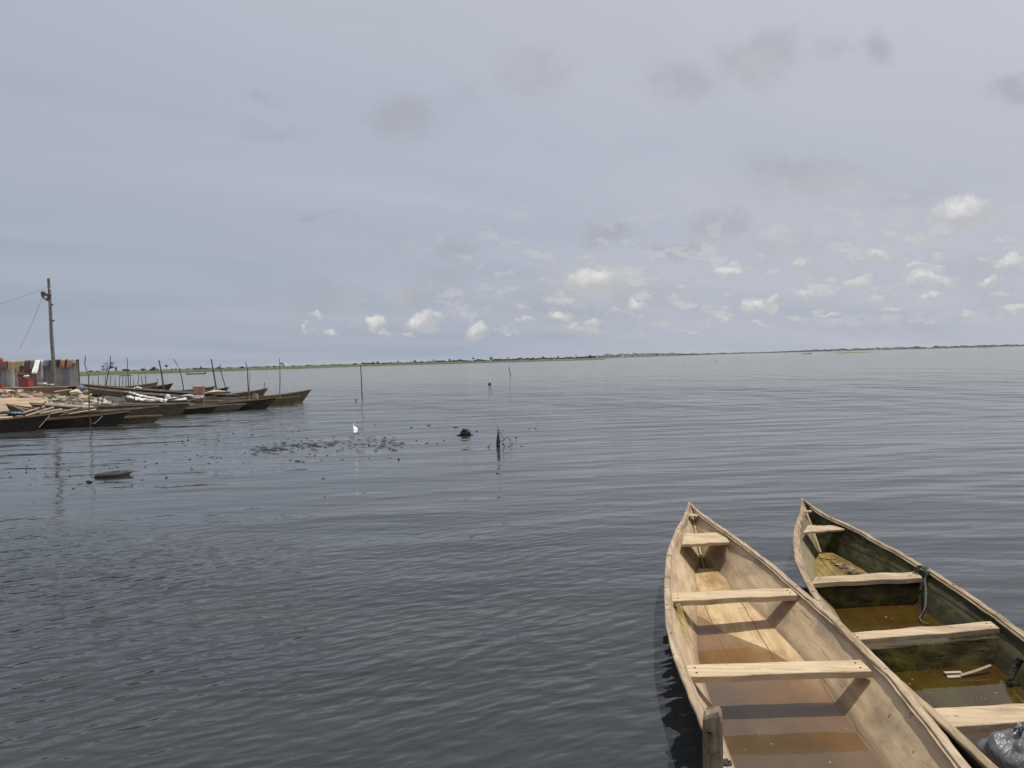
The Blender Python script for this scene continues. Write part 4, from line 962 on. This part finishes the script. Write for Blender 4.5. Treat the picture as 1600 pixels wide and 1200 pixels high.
sack(248, 625.5, 41.8, 14, 6, cloth('white net bag', (.66, .66, .64)), 'white bag at the left end of the middle canoe', 'bag', 'bag', 13)
sack(294, 618.5, 42.4, 16, 5, cloth('silver bag', (.55, .53, .52)), 'silver grey bag left of the pink tub', 'bag', 'bag', 14)
slab(310, 618.3, 41.8, 14, 3, M['white'], 'white board lying in front of the pink tub', 'board', 'board', .4)
sack(307, 623, 41.5, 14, 5, cloth('green grey bag', (.20, .22, .19)), 'grey green bag in front of the white board', 'bag', 'bag', 15)
sack(337, 613, 45.5, 32, 6, cloth('beige bale', (.56, .46, .32)), 'long beige bale lying right of the pink tub', 'bale', 'bale', 16)
sack(356, 612.8, 45.2, 9, 3, cloth('blue cloth', (.09, .15, .30)), 'small blue cloth at the end of the beige bale', 'cloth', 'cloth', 17)
slab(399, 615.5, 43.6, 6.5, 7.5, cloth('pinkish crate', (.42, .33, .27)), 'small pinkish box upright in the olive canoe', 'box', 'box', .22)
sack(16, 646, 30.2, 38, 7, cloth('dark blue cloth', (.018, .026, .05)), 'dark blue cloth heaped in the nearest left canoe', 'cloth', 'cloth', 18)
sack(25, 645.5, 29.9, 16, 4, cloth('light blue cloth', (.16, .26, .34)), 'light blue cloth on top of the dark blue heap', 'cloth', 'cloth', 19)
sack(5, 649, 29.7, 12, 3, cloth('pale rag', (.52, .48, .38)), 'pale rag below the dark blue heap in the nearest canoe', 'rag', 'cloth', 20)
sack(30, 650.5, 29.6, 12, 2.5, cloth('orange rag', (.45, .22, .10)), 'faded orange rag in the nearest left canoe', 'rag', 'cloth', 21)
# loose planks in the beached canoes
PL = [((40,650),(84,636.5),31.6,.16,'plank'),((34,646),(70,635),32.2,.14,'plank'),((62,646),(97,639.5),32.4,.17,'plank'),((72,648),(120,638.5),32.0,.10,'plank'),((94,650),(128,636),32.2,.15,'plank_d'),
      ((50,631.5),(150,639),34.8,.16,'plank_d'),((68,632),(146,636),35.4,.2,'plank'),((20,633.5),(42,645),32.6,.3,'plank_d'),((100,648),(150,640),32.6,.13,'plank'),((85,612),(112,608.5),49,.14,'plank'),((110,643),(152,636),33.4,.16,'plank_d')]
LB = ['long pale plank sticking out farthest over the nearest canoe','pale plank leaning left behind the longest pale plank','short thick plank in the middle of the loose pile','narrow pale plank crossing the right of the pile','dark plank slanting over the second canoe','long dark board along the top of the loose pile','broad pale board resting on the long dark board','dark triangular board at the left end of the pile','pale plank at the pile\'s right end','grey plank on the litter before the low wall','short dark board at the right end of the pile']
for (a, c, y, w_, m_), lab in zip(PL, LB):
    mb = MB(); mb.beam(Py(*a, y-.1), Py(*c, y+.25), w_, .04, roll=R(18)); thing('plank', mb, M[m_], lab, 'plank', 'loose planks on the left shore')
for (a, c, y, r_, lab) in [((60,640),(72,627),31.8,.025,'thin dark stick poking up from the loose planks'),((262,624),(296,619),41.2,.04,'dark oar lying across the middle canoe'),((298,626),(338,619),40.8,.05,'dark oar slanting up beside the pink tub'),((305,628),(330,621.5),40.5,.03,'thin brown pole lying on the middle canoe')]:
    stick([Py(*a, y), Py(*c, y)], r_, M['pole'], lab)

# ------------------------------------------------------------------ poles
def pole(pts, y, r_, label, mat='pole', name='mooring_pole', group='mooring poles among the canoes', foot=.5):
    P_ = [Py(a, b, y) for a, b in pts]
    P_.append(P_[-1]+(P_[-1]-P_[-2]).normalized()*foot)
    n_ = len(P_); mb = MB(); mb.tube(P_, [.82*r_*(.6+.4*i/(n_-1)) for i in range(n_)], 7)
    return thing(name, mb, M[mat], label, 'pole', group, loc=tuple(P_[-1]))
pole([(133.5,556),(132.5,570),(135,578),(138.5,586),(139,604),(139.5,640),(141,661)], 30, .032, 'bent nearest pole in front of the dark canoe, with a kink near its top')
pole([(172.5,556),(172,572),(169,584),(165.5,603),(161,622),(157,641)], 41, .042, 'kinked pole leaning left over the rubble')
pole([(198.5,559),(200,585),(201,603)], 52, .045, 'straight thin pole behind the rack of short stakes')
pole([(248.5,563),(252,580),(256,607)], 53, .085, 'thick dark pole leaning left of the curved one')
pole([(271,561.5),(276,568),(281,579),(284,590),(286.5,606)], 54, .05, 'curved pole bending left at its top')
pole([(330,561),(334,583),(338,607)], 49, .075, 'thick dark pole leaning beside the pink tub')
pole([(343.5,569),(345,580),(351,600),(356,620),(358.5,636)], 41, .042, 'leaning pole crossing the long middle canoe')
pole([(383.5,565.5),(387,577),(387,590),(388,608)], 51, .05, 'thin pole with a bent tip behind the middle row')
pole([(390.5,582),(389.5,600),(389.5,614)], 46, .032, 'short pale pole standing close to the bent tipped one', 'pole_pale')
pole([(317.5,602),(318.5,618),(319,640)], 38.5, .035, 'short pole in front of the pink tub', 'pole_pale')
pole([(413.5,597),(412.5,609)], 48.5, .035, 'very short stake at the bow behind the olive canoe')
pole([(156.5,600),(154.5,615),(152.5,641)], 40.5, .03, 'thin short stake beside the kinked pole')
pole([(214,613),(210.5,618),(209.5,634)], 39, .04, 'dark crooked stake in front of the white nets')
pole([(563,569.5),(564.3,585),(566,623)], 49, .05, 'tall slim pole standing alone in open water', name='fishing_stake', group='stakes in open water')
pole([(794.8,573),(797.5,585.6)], 105, .09, 'short tilted stake far out near the middle', name='fishing_stake', group='stakes in open water')
pole([(1070,569),(1070.4,571.5)], 150, .07, 'tiny stake far out, left of two before the far shore', name='fishing_stake', group='stakes in open water')
pole([(1118,562.5),(1118.2,565.3)], 220, .11, 'tiny stake far out, right of two before the far shore', name='fishing_stake', group='stakes in open water')
pole([(226,573),(226.5,584)], 300, .2, 'pale marker post before the marsh left of the lone tree', 'pole_pale', 'marker_post', 'marker posts by the marsh')
pole([(416.5,573),(417,579.5)], 330, .25, 'pale marker post before the marsh near the flag', 'pole_pale', 'marker_post', 'marker posts by the marsh')
for px, a, c in ((145,594,604),(154,588,602),(165,588,604),(172.5,588,606),(187,587,604),(192,588,602),(197,589,602),(204,587,602),(209,592,602),(217,585,592),(221,588,593),(227,587,592),(246,592,600),(180,590,601)):
    pole([(px, a), (px+random.uniform(-.8, .8), c)], 62+random.uniform(-3, 5), .045, 'short thin stake in the water behind the beached canoes', name='short_stake', group='short stakes behind the beached canoes')
mb = MB(); mb.tube([Py(186.5,587.2,62), Py(204.5,586.6,62)], .04, 6); thing('rack_bar', mb, M['pole'], 'thin bar laid across short stakes behind the beached canoes', 'bar')
# flag pole
fp = empty('flag_pole', Py(437, 627, 45.2)); tag(fp, 'pale thin pole with a white flag beside the olive canoes', 'flagpole')
L0 = fp.location.copy(); mb = MB(); mb.tube([Py(436.8,560,45.2)-L0, Py(437.6,590,45.2)-L0, Vector((0, 0, 0)), Vector((0, 0, -.5))], [.02, .03, .035, .035], 7); mb.build('pole', M['pole_pale'], fp)
mb = MB(); P = []
for i in range(13):
    u = i/12; x = 437+15.5*u; y_t = 564.2+6.5*u**.8-1.2*math.sin(u*5); h_ = (4.2+2.2*math.sin(u*3.1))*(1-.35*u); w_ = .10*math.sin(u*9)
    P.append([Py(x, y_t+h_*v, 45.2+w_*(1+.4*v))-L0 for v in (0, .35, .7, 1)])
mb.grid(P); o = mb.build('flag', M['white'], fp, True); o.modifiers.new('t', 'SOLIDIFY').thickness = .012
# mooring lines at the near canoes
mb = MB(); mb.tube([Py(141,661,30), Py(147,662,30), Py(152,658,30.2), Py(160,650,30.6)], .008, 5); thing('mooring_line', mb, M['rim_grey'], 'thin pale line from the bent nearest pole to the dark canoe', 'rope')
mb = MB(); mb.tube([Py(78,648,29.8), Py(70,658,29.4), Py(61,668,29)], .008, 5); thing('mooring_line', mb, M['rim_grey'], 'thin pale line hanging from the nearest left canoe\'s bow', 'rope')
# street lamp on the concrete pole
LY = 61.0
b0 = Py(86, 606, LY); sl = empty('street_lamp', b0); tag(sl, 'tall mottled concrete pole with a grey lamp head behind the fence', 'street lamp')
def ll(px, py, dy=0): return Py(px, py, LY+dy)-b0
mb = MB(); pts = [(86,606),(84.5,585),(83,562),(81,530),(79,490),(77.3,460),(76,435)]
mb.tube([ll(*q)+Vector((.012*((i % 3)-1), 0, 0)) for i, q in enumerate(pts)], [.15,.145,.14,.13,.12,.11,.10], 10); mb.build('pole', M['concrete'], sl)
for i, (px, py) in enumerate(((77,451),(77.6,462),(80.2,476),(82,501),(84,533))):
    mb = MB(); mb.box(ll(px+1.5, py, -.12), (.14, .1, .12), .3); mb.build('pole_band', M['white'] if i in (0, 4) else M['metal_d'], sl)
mb = MB(); mb.tube([ll(78.5,470), ll(74,463,-.15), ll(70.5,460,-.25)], [.06,.05,.05], 6); mb.build('lamp_arm', M['metal_d'], sl)
mb = MB(); A_, B_ = ll(65.5,455.5,-.3), ll(75.5,469.5,-.1); ax = (B_-A_); P = []
e1 = Vector((.75, 0, .66)).cross(ax.normalized()).cross(ax.normalized()).normalized() if False else Vector((-ax.z, 0, ax.x)).normalized(); e2 = ax.normalized().cross(e1)
for i in range(11):
    u = i/10; r_ = .27*math.sin(math.pi*(.08+.86*u))**.6; c = A_+ax*u; P.append([c+e1*math.cos(a)*r_+e2*math.sin(a)*r_*.55 for a in np.linspace(0, 2*math.pi, 13)])
mb.grid(P); mb.build('lamp_head', M['metal_d'], sl, True)
mb = MB(); mb.blob(A_+ax*.72+e1*.02+Vector((0, -.16, 0)), (.14, .08, .14), 10, 8, .05); mb.build('lamp_glass', M['glass_l'], sl, True)
def wire(a, c, sag, label):
    mb = MB(); mb.tube([a.lerp(c, u)-Vector((0, 0, sag*4*u*(1-u))) for u in np.linspace(0, 1, 17)], .012, 5); thing('power_wire', mb, M['metal_d'], label, 'wire')
wire(Py(75,448.5,LY), Py(-160,508,LY-14), .35, 'thin power wire running left from the lamp pole')
wire(Py(66,465,LY), Py(30,545,LY+8), .2, 'fainter wire dropping from the lamp head towards the fence')

# ------------------------------------------------------------------ things in the open water
def floater():
    p = Pz(175, 744, 0); k = p.y/1200; root = empty('tyre_float', (p.x, p.y, .012), (R(-1), R(-3), R(12))); tag(root, 'dark worn tyre half sunk, lying flat among floating scraps on the left', 'tyre'); root.scale = (.9, .9, .8)
    mb = MB(); P = []; n_ = 40; prof = [(.20,-.05),(.22,-.085),(.28,-.098),(.345,-.09),(.368,-.05),(.374,0),(.368,.05),(.345,.09),(.28,.098),(.22,.085),(.20,.05)]
    for i in range(n_+1):
        a = 2*math.pi*i/n_; P.append([(r_*math.cos(a), r_*math.sin(a)*.9, z+.006*mnoise.noise(Vector((a*3, r_*9, z*9)))) for r_, z in prof])
    mb.grid(P); mb.f = [tuple(reversed(q)) for q in mb.f]; mb.build('tyre_wall', M['tyre'], root, True)
    mb = MB()
    for i in range(44):
        a = 2*math.pi*i/44; c = Vector((.374*math.cos(a), .374*math.sin(a)*.9, 0)); mb.box(c, (.006, .022, .09), a)
    mb.build('tread', M['tyre'], root)
    mb = MB(); mb.blob((.30, .10, .05), (.17, .13, .055), 14, 8, .25, 1.8, 4); mb.build('mud_crust', simple('dry mud', (.10, .095, .07), (.06, .055, .042), 12, .95), root, True)
floater()
p = Pz(727, 680, 0); mb = MB(); mb.blob((p.x, p.y, .03), (.15, .13, .165), 26, 16, .3, 3.2, 2); mb.blob((p.x-.17, p.y, 0), (.09, .07, .03), 10, 6, .4, 2, 3); mb.blob((p.x+.18, p.y, 0), (.08, .06, .03), 10, 6, .4, 2, 4)
thing('weed_clump', mb, M['weed'], 'black rounded clump of weed rising from the water near the middle', 'weed', smooth=True)
p = Pz(765, 601.5, 0); rb = empty('float_buoy', p); tag(rb, 'small dark float with a white top out in open water', 'buoy')
mb = MB(); mb.tube([(0,0,-.1),(0,0,.05),(.01,0,.16),(.01,0,.2)], [.1,.15,.12,.05], 10); mb.build('float_body', M['weed'], rb, True)
mb = MB(); mb.blob((.015,0,.26), (.07,.07,.1), 10, 8, .1); mb.build('float_top', M['white'], rb, True)
# dead branch
def brush():
    b_ = Pz(778, 698, 0); y = b_.y; mb = MB()
    def L(pts, r_): mb.tube([Py(*q, y+dy) for q, dy in zip(pts, [0, .05, -.05, .08, 0, .05])], [q*.72 for q in r_], 5)
    L([(779,704),(778.5,690),(777.5,672),(777.5,665)], [.02,.018,.012,.006]); L([(777,700),(776.2,688),(778,676)], [.016,.02,.006]); L([(780.5,700),(780.8,690),(779,672)], [.018,.018,.006])
    L([(778,667),(774.5,664),(774,660.5)], [.006,.005,.004]); L([(778.5,668),(782,678),(787,686),(785,695)], [.008,.01,.01,.012]); L([(781,691),(786,688),(792,682.5),(797,690),(801,695.5)], [.012,.012,.01,.008,.006])
    L([(793,683),(800,689),(807.5,696)], [.008,.007,.006]); L([(785,693),(789,699),(796,697),(800,694)], [.014,.012,.01,.006]); L([(796.5,690),(797,697)], [.006,.005]); L([(785,693),(790,697)], [.02,.01])
    L([(779,680),(781,674.5),(782.5,671)], [.005,.004,.003]); L([(788,686),(790,690),(793,694)], [.006,.005,.004]); L([(763,697.5),(766,694.5),(770,693)], [.016,.007,.005])
    for i in range(14):
        x = 778+random.uniform(-2.5, 2.5); L([(x, 700), (x+random.uniform(-1, 1), 693), (778+random.uniform(-1, 1.5), 683-random.uniform(0, 9))], [.008, .006, .003])
    thing('dead_branch', mb, M['twig'], 'bare dead branch with a side twig sticking out of the water', 'branch')
brush()
# flying bird
def bird():
    c = Py(554.8, 671.5, 21.5); root = empty('white_bird', c); root.scale = (1.0,)*3; tag(root, 'white bird flying low over the water with wings raised', 'bird')
    mb = MB(); k = 21.5/1200
    mb.tube([(.02,-.16,-.075),(.02,-.10,-.06),(.015,0,-.02),(-.01,.10,.03),(-.02,.2,.06)], [.028,.06,.075,.05,.015], 12)
    mb.blob((.022,-.17,-.07), (.045,.055,.045), 12, 9, 0); mb.build('body', M['feather'], root, True)
    mb = MB(); mb.tube([(.022,-.21,-.078),(.022,-.29,-.095)], [.014,.003], 6); mb.build('beak', M['feather_d'], root)
    for nm, pts, ch in (('wing', [(-.01,0,0),(-.05,.03,.11),(-.03,.06,.17)], (.15,.13,.05)), ('wing', [(.05,0,-.02),(.12,.04,.02),(.19,.09,-.03)], (.15,.11,.03)), ('wing', [], None)):
        if not pts: continue
        mb = MB(); P = []
        for q, cw in zip(pts, ch): q = Vector(q); P.append([q+Vector((0,-cw*.4,0)), q+Vector((0,0,.014)), q+Vector((0,cw*.7,0))])
        mb.grid(P); o = mb.build(nm, [M['feather'] if pts[0][0] < 0 else M['feather_d']], root); o.modifiers.new('t', 'SOLIDIFY').thickness = .008
    mb = MB(); mb.grid([[(-.05,.18,.05),(-.06,.30,.075)],[(0,.18,.06),(.0,.32,.08)],[(.04,.18,.05),(.05,.30,.075)]]); o = mb.build('tail', M['feather_d'], root); o.modifiers.new('t', 'SOLIDIFY').thickness = .006
bird()
# floating scraps
SM = []
for v in range(5):
    mb = MB()
    if v < 3: mb.blob((0, 0, .0), (.5, .32+.1*v, .22), 9, 6, .5, 1.6, v)
    else: mb.tube([(-.8, 0, 0), (-.2, .1*v-.3, .08), (.3, -.05, .06), (.9, .12, 0)], [.08, .12, .11, .04], 6)
    SM.append(mb.mesh('floating_scrap', M['scrap']))
EXPL = [(46,719,5),(226,720,6),(41,738,3),(14,738,2.5),(171,731.5,3),(154,733.5,5),(184,730,4),(107,734.5,6),(73,743.5,5),(16,745,5),(90,741.5,5),(109,743.5,4),(100,724,3),(124,729,2),(68,730,2),(139,752.5,14),(125,756.5,6),(135,759.5,5),
        (115,763,4),(183,753.5,6),(222,749.5,6),(206,757.5,3),(165,751.5,4),(260,746,4),(300,733,3),(299,730,2),(245,723.5,4),(340,714.5,3),(331,714,9),(314,713.5,5),(309,711,3),(297,717.5,4),(345,715.5,3),(352,746,2),(289,695.5,6),(285,688.5,2.5),
        (364,677,3),(260,694.5,3),(294,687.5,4),(342,688,3),(375,694.5,2.5),(394,679,6),(458,674.3,2.5),(467,674,4),(457,705.5,3),(454,718.5,5),(474,721.5,4),(480,713.5,6),(492,712,4),(511,711.5,3.5),(503,718.5,5),(535,717.5,5),(465,720,9),
        (610,715.5,3),(547,697,3),(586,663,6),(577,696,4),(587,703.5,6),(576,716,2.5),(601,683,3),(609,701,3.5),(615,695,4),(611,690,3),(651,687.5,3.5),(667,692.5,4),(683,692.5,3),(694,687.5,2.5),(643,667.5,4),(670,664,7),(712,668,8),(731,698.5,2.5),(623,717,4),
        (763,697.5,3),(815,697,3.5),(800,694.5,3),(807,683.5,4),(837,668.8,3.5),(827,669,2),(777,739,3.5),(505,747,7),(507,776,2.5),(786,672,2.5),(840,660,1.5),(556,624.5,4),(745,674,4)]
EX = list(EXPL)
for _ in range(55):
    px = random.uniform(30, 640); EX.append((px, np.interp(px, [0, 250, 640], [742, 706, 694])+random.gauss(0, 13), random.uniform(1.5, 3)))
for i, (px, py, w) in enumerate(EX):
    p = Pz(px, py+.6, 0); k = p.y/1200; o = bpy.data.objects.new('floating_scrap', SM[i % 3 if w < 5 else 3+i % 2]); COL.objects.link(o)
    o.location = (p.x, p.y, .006); s_ = w*k*(1.0 if w < 5 else .6); o.scale = (s_, s_*random.uniform(.7, 1.2), s_*random.uniform(.6, 1.3)); o.rotation_euler = (0, 0, random.uniform(-.7, .7))
    tag(o, 'small dark scrap of plant litter floating on the calm water', 'floating scrap', 'dark scraps floating on the calm water')
mb = MB()
for i in range(360):
    u = random.random(); px = 395+235*u; py = np.interp(px, [395, 460, 540, 630], [705, 697, 693, 694])+random.gauss(0, 3.6)*(1 if px < 530 else 1.4)
    if random.random() > (1.0 if px < 520 else .45): continue
    p = Pz(px, py, .005); a = random.uniform(-.35, .35); L_ = random.uniform(.03, .13); w_ = random.uniform(.008, .02); e = Vector((math.cos(a), math.sin(a), 0))*L_; g_ = Vector((-math.sin(a), math.cos(a), 0))*w_; zz = Vector((0, 0, .012))
    mb.add([p-e, p-g_, p+e, p+g_, p+zz], [(0, 1, 4), (1, 2, 4), (2, 3, 4), (3, 0, 4)])
tag(mb.build('floating_scum', M['scrap']), 'dark patch of floating plant scum on the calm water', 'scum', kind='stuff')

# ------------------------------------------------------------------ air over the lagoon
mb = MB(); mb.box((0, 3100, 6.5), (9000, 6600, 16))
hz = bpy.data.materials.new('haze'); hz.use_nodes = True; hn = NT(hz.node_tree); hn.n.remove(hn.n['Principled BSDF'])
pv = hn.node('ShaderNodeVolumePrincipled'); pv.inputs['Color'].default_value = (.82, .88, .96, 1); pv.inputs['Density'].default_value = 0.00007; pv.inputs['Anisotropy'].default_value = 0.2
hn.l.new(pv.outputs[0], hn.n['Material Output'].inputs['Volume'])
tag(mb.build('haze', hz), 'thin pale air over the lagoon', 'haze', kind='stuff')
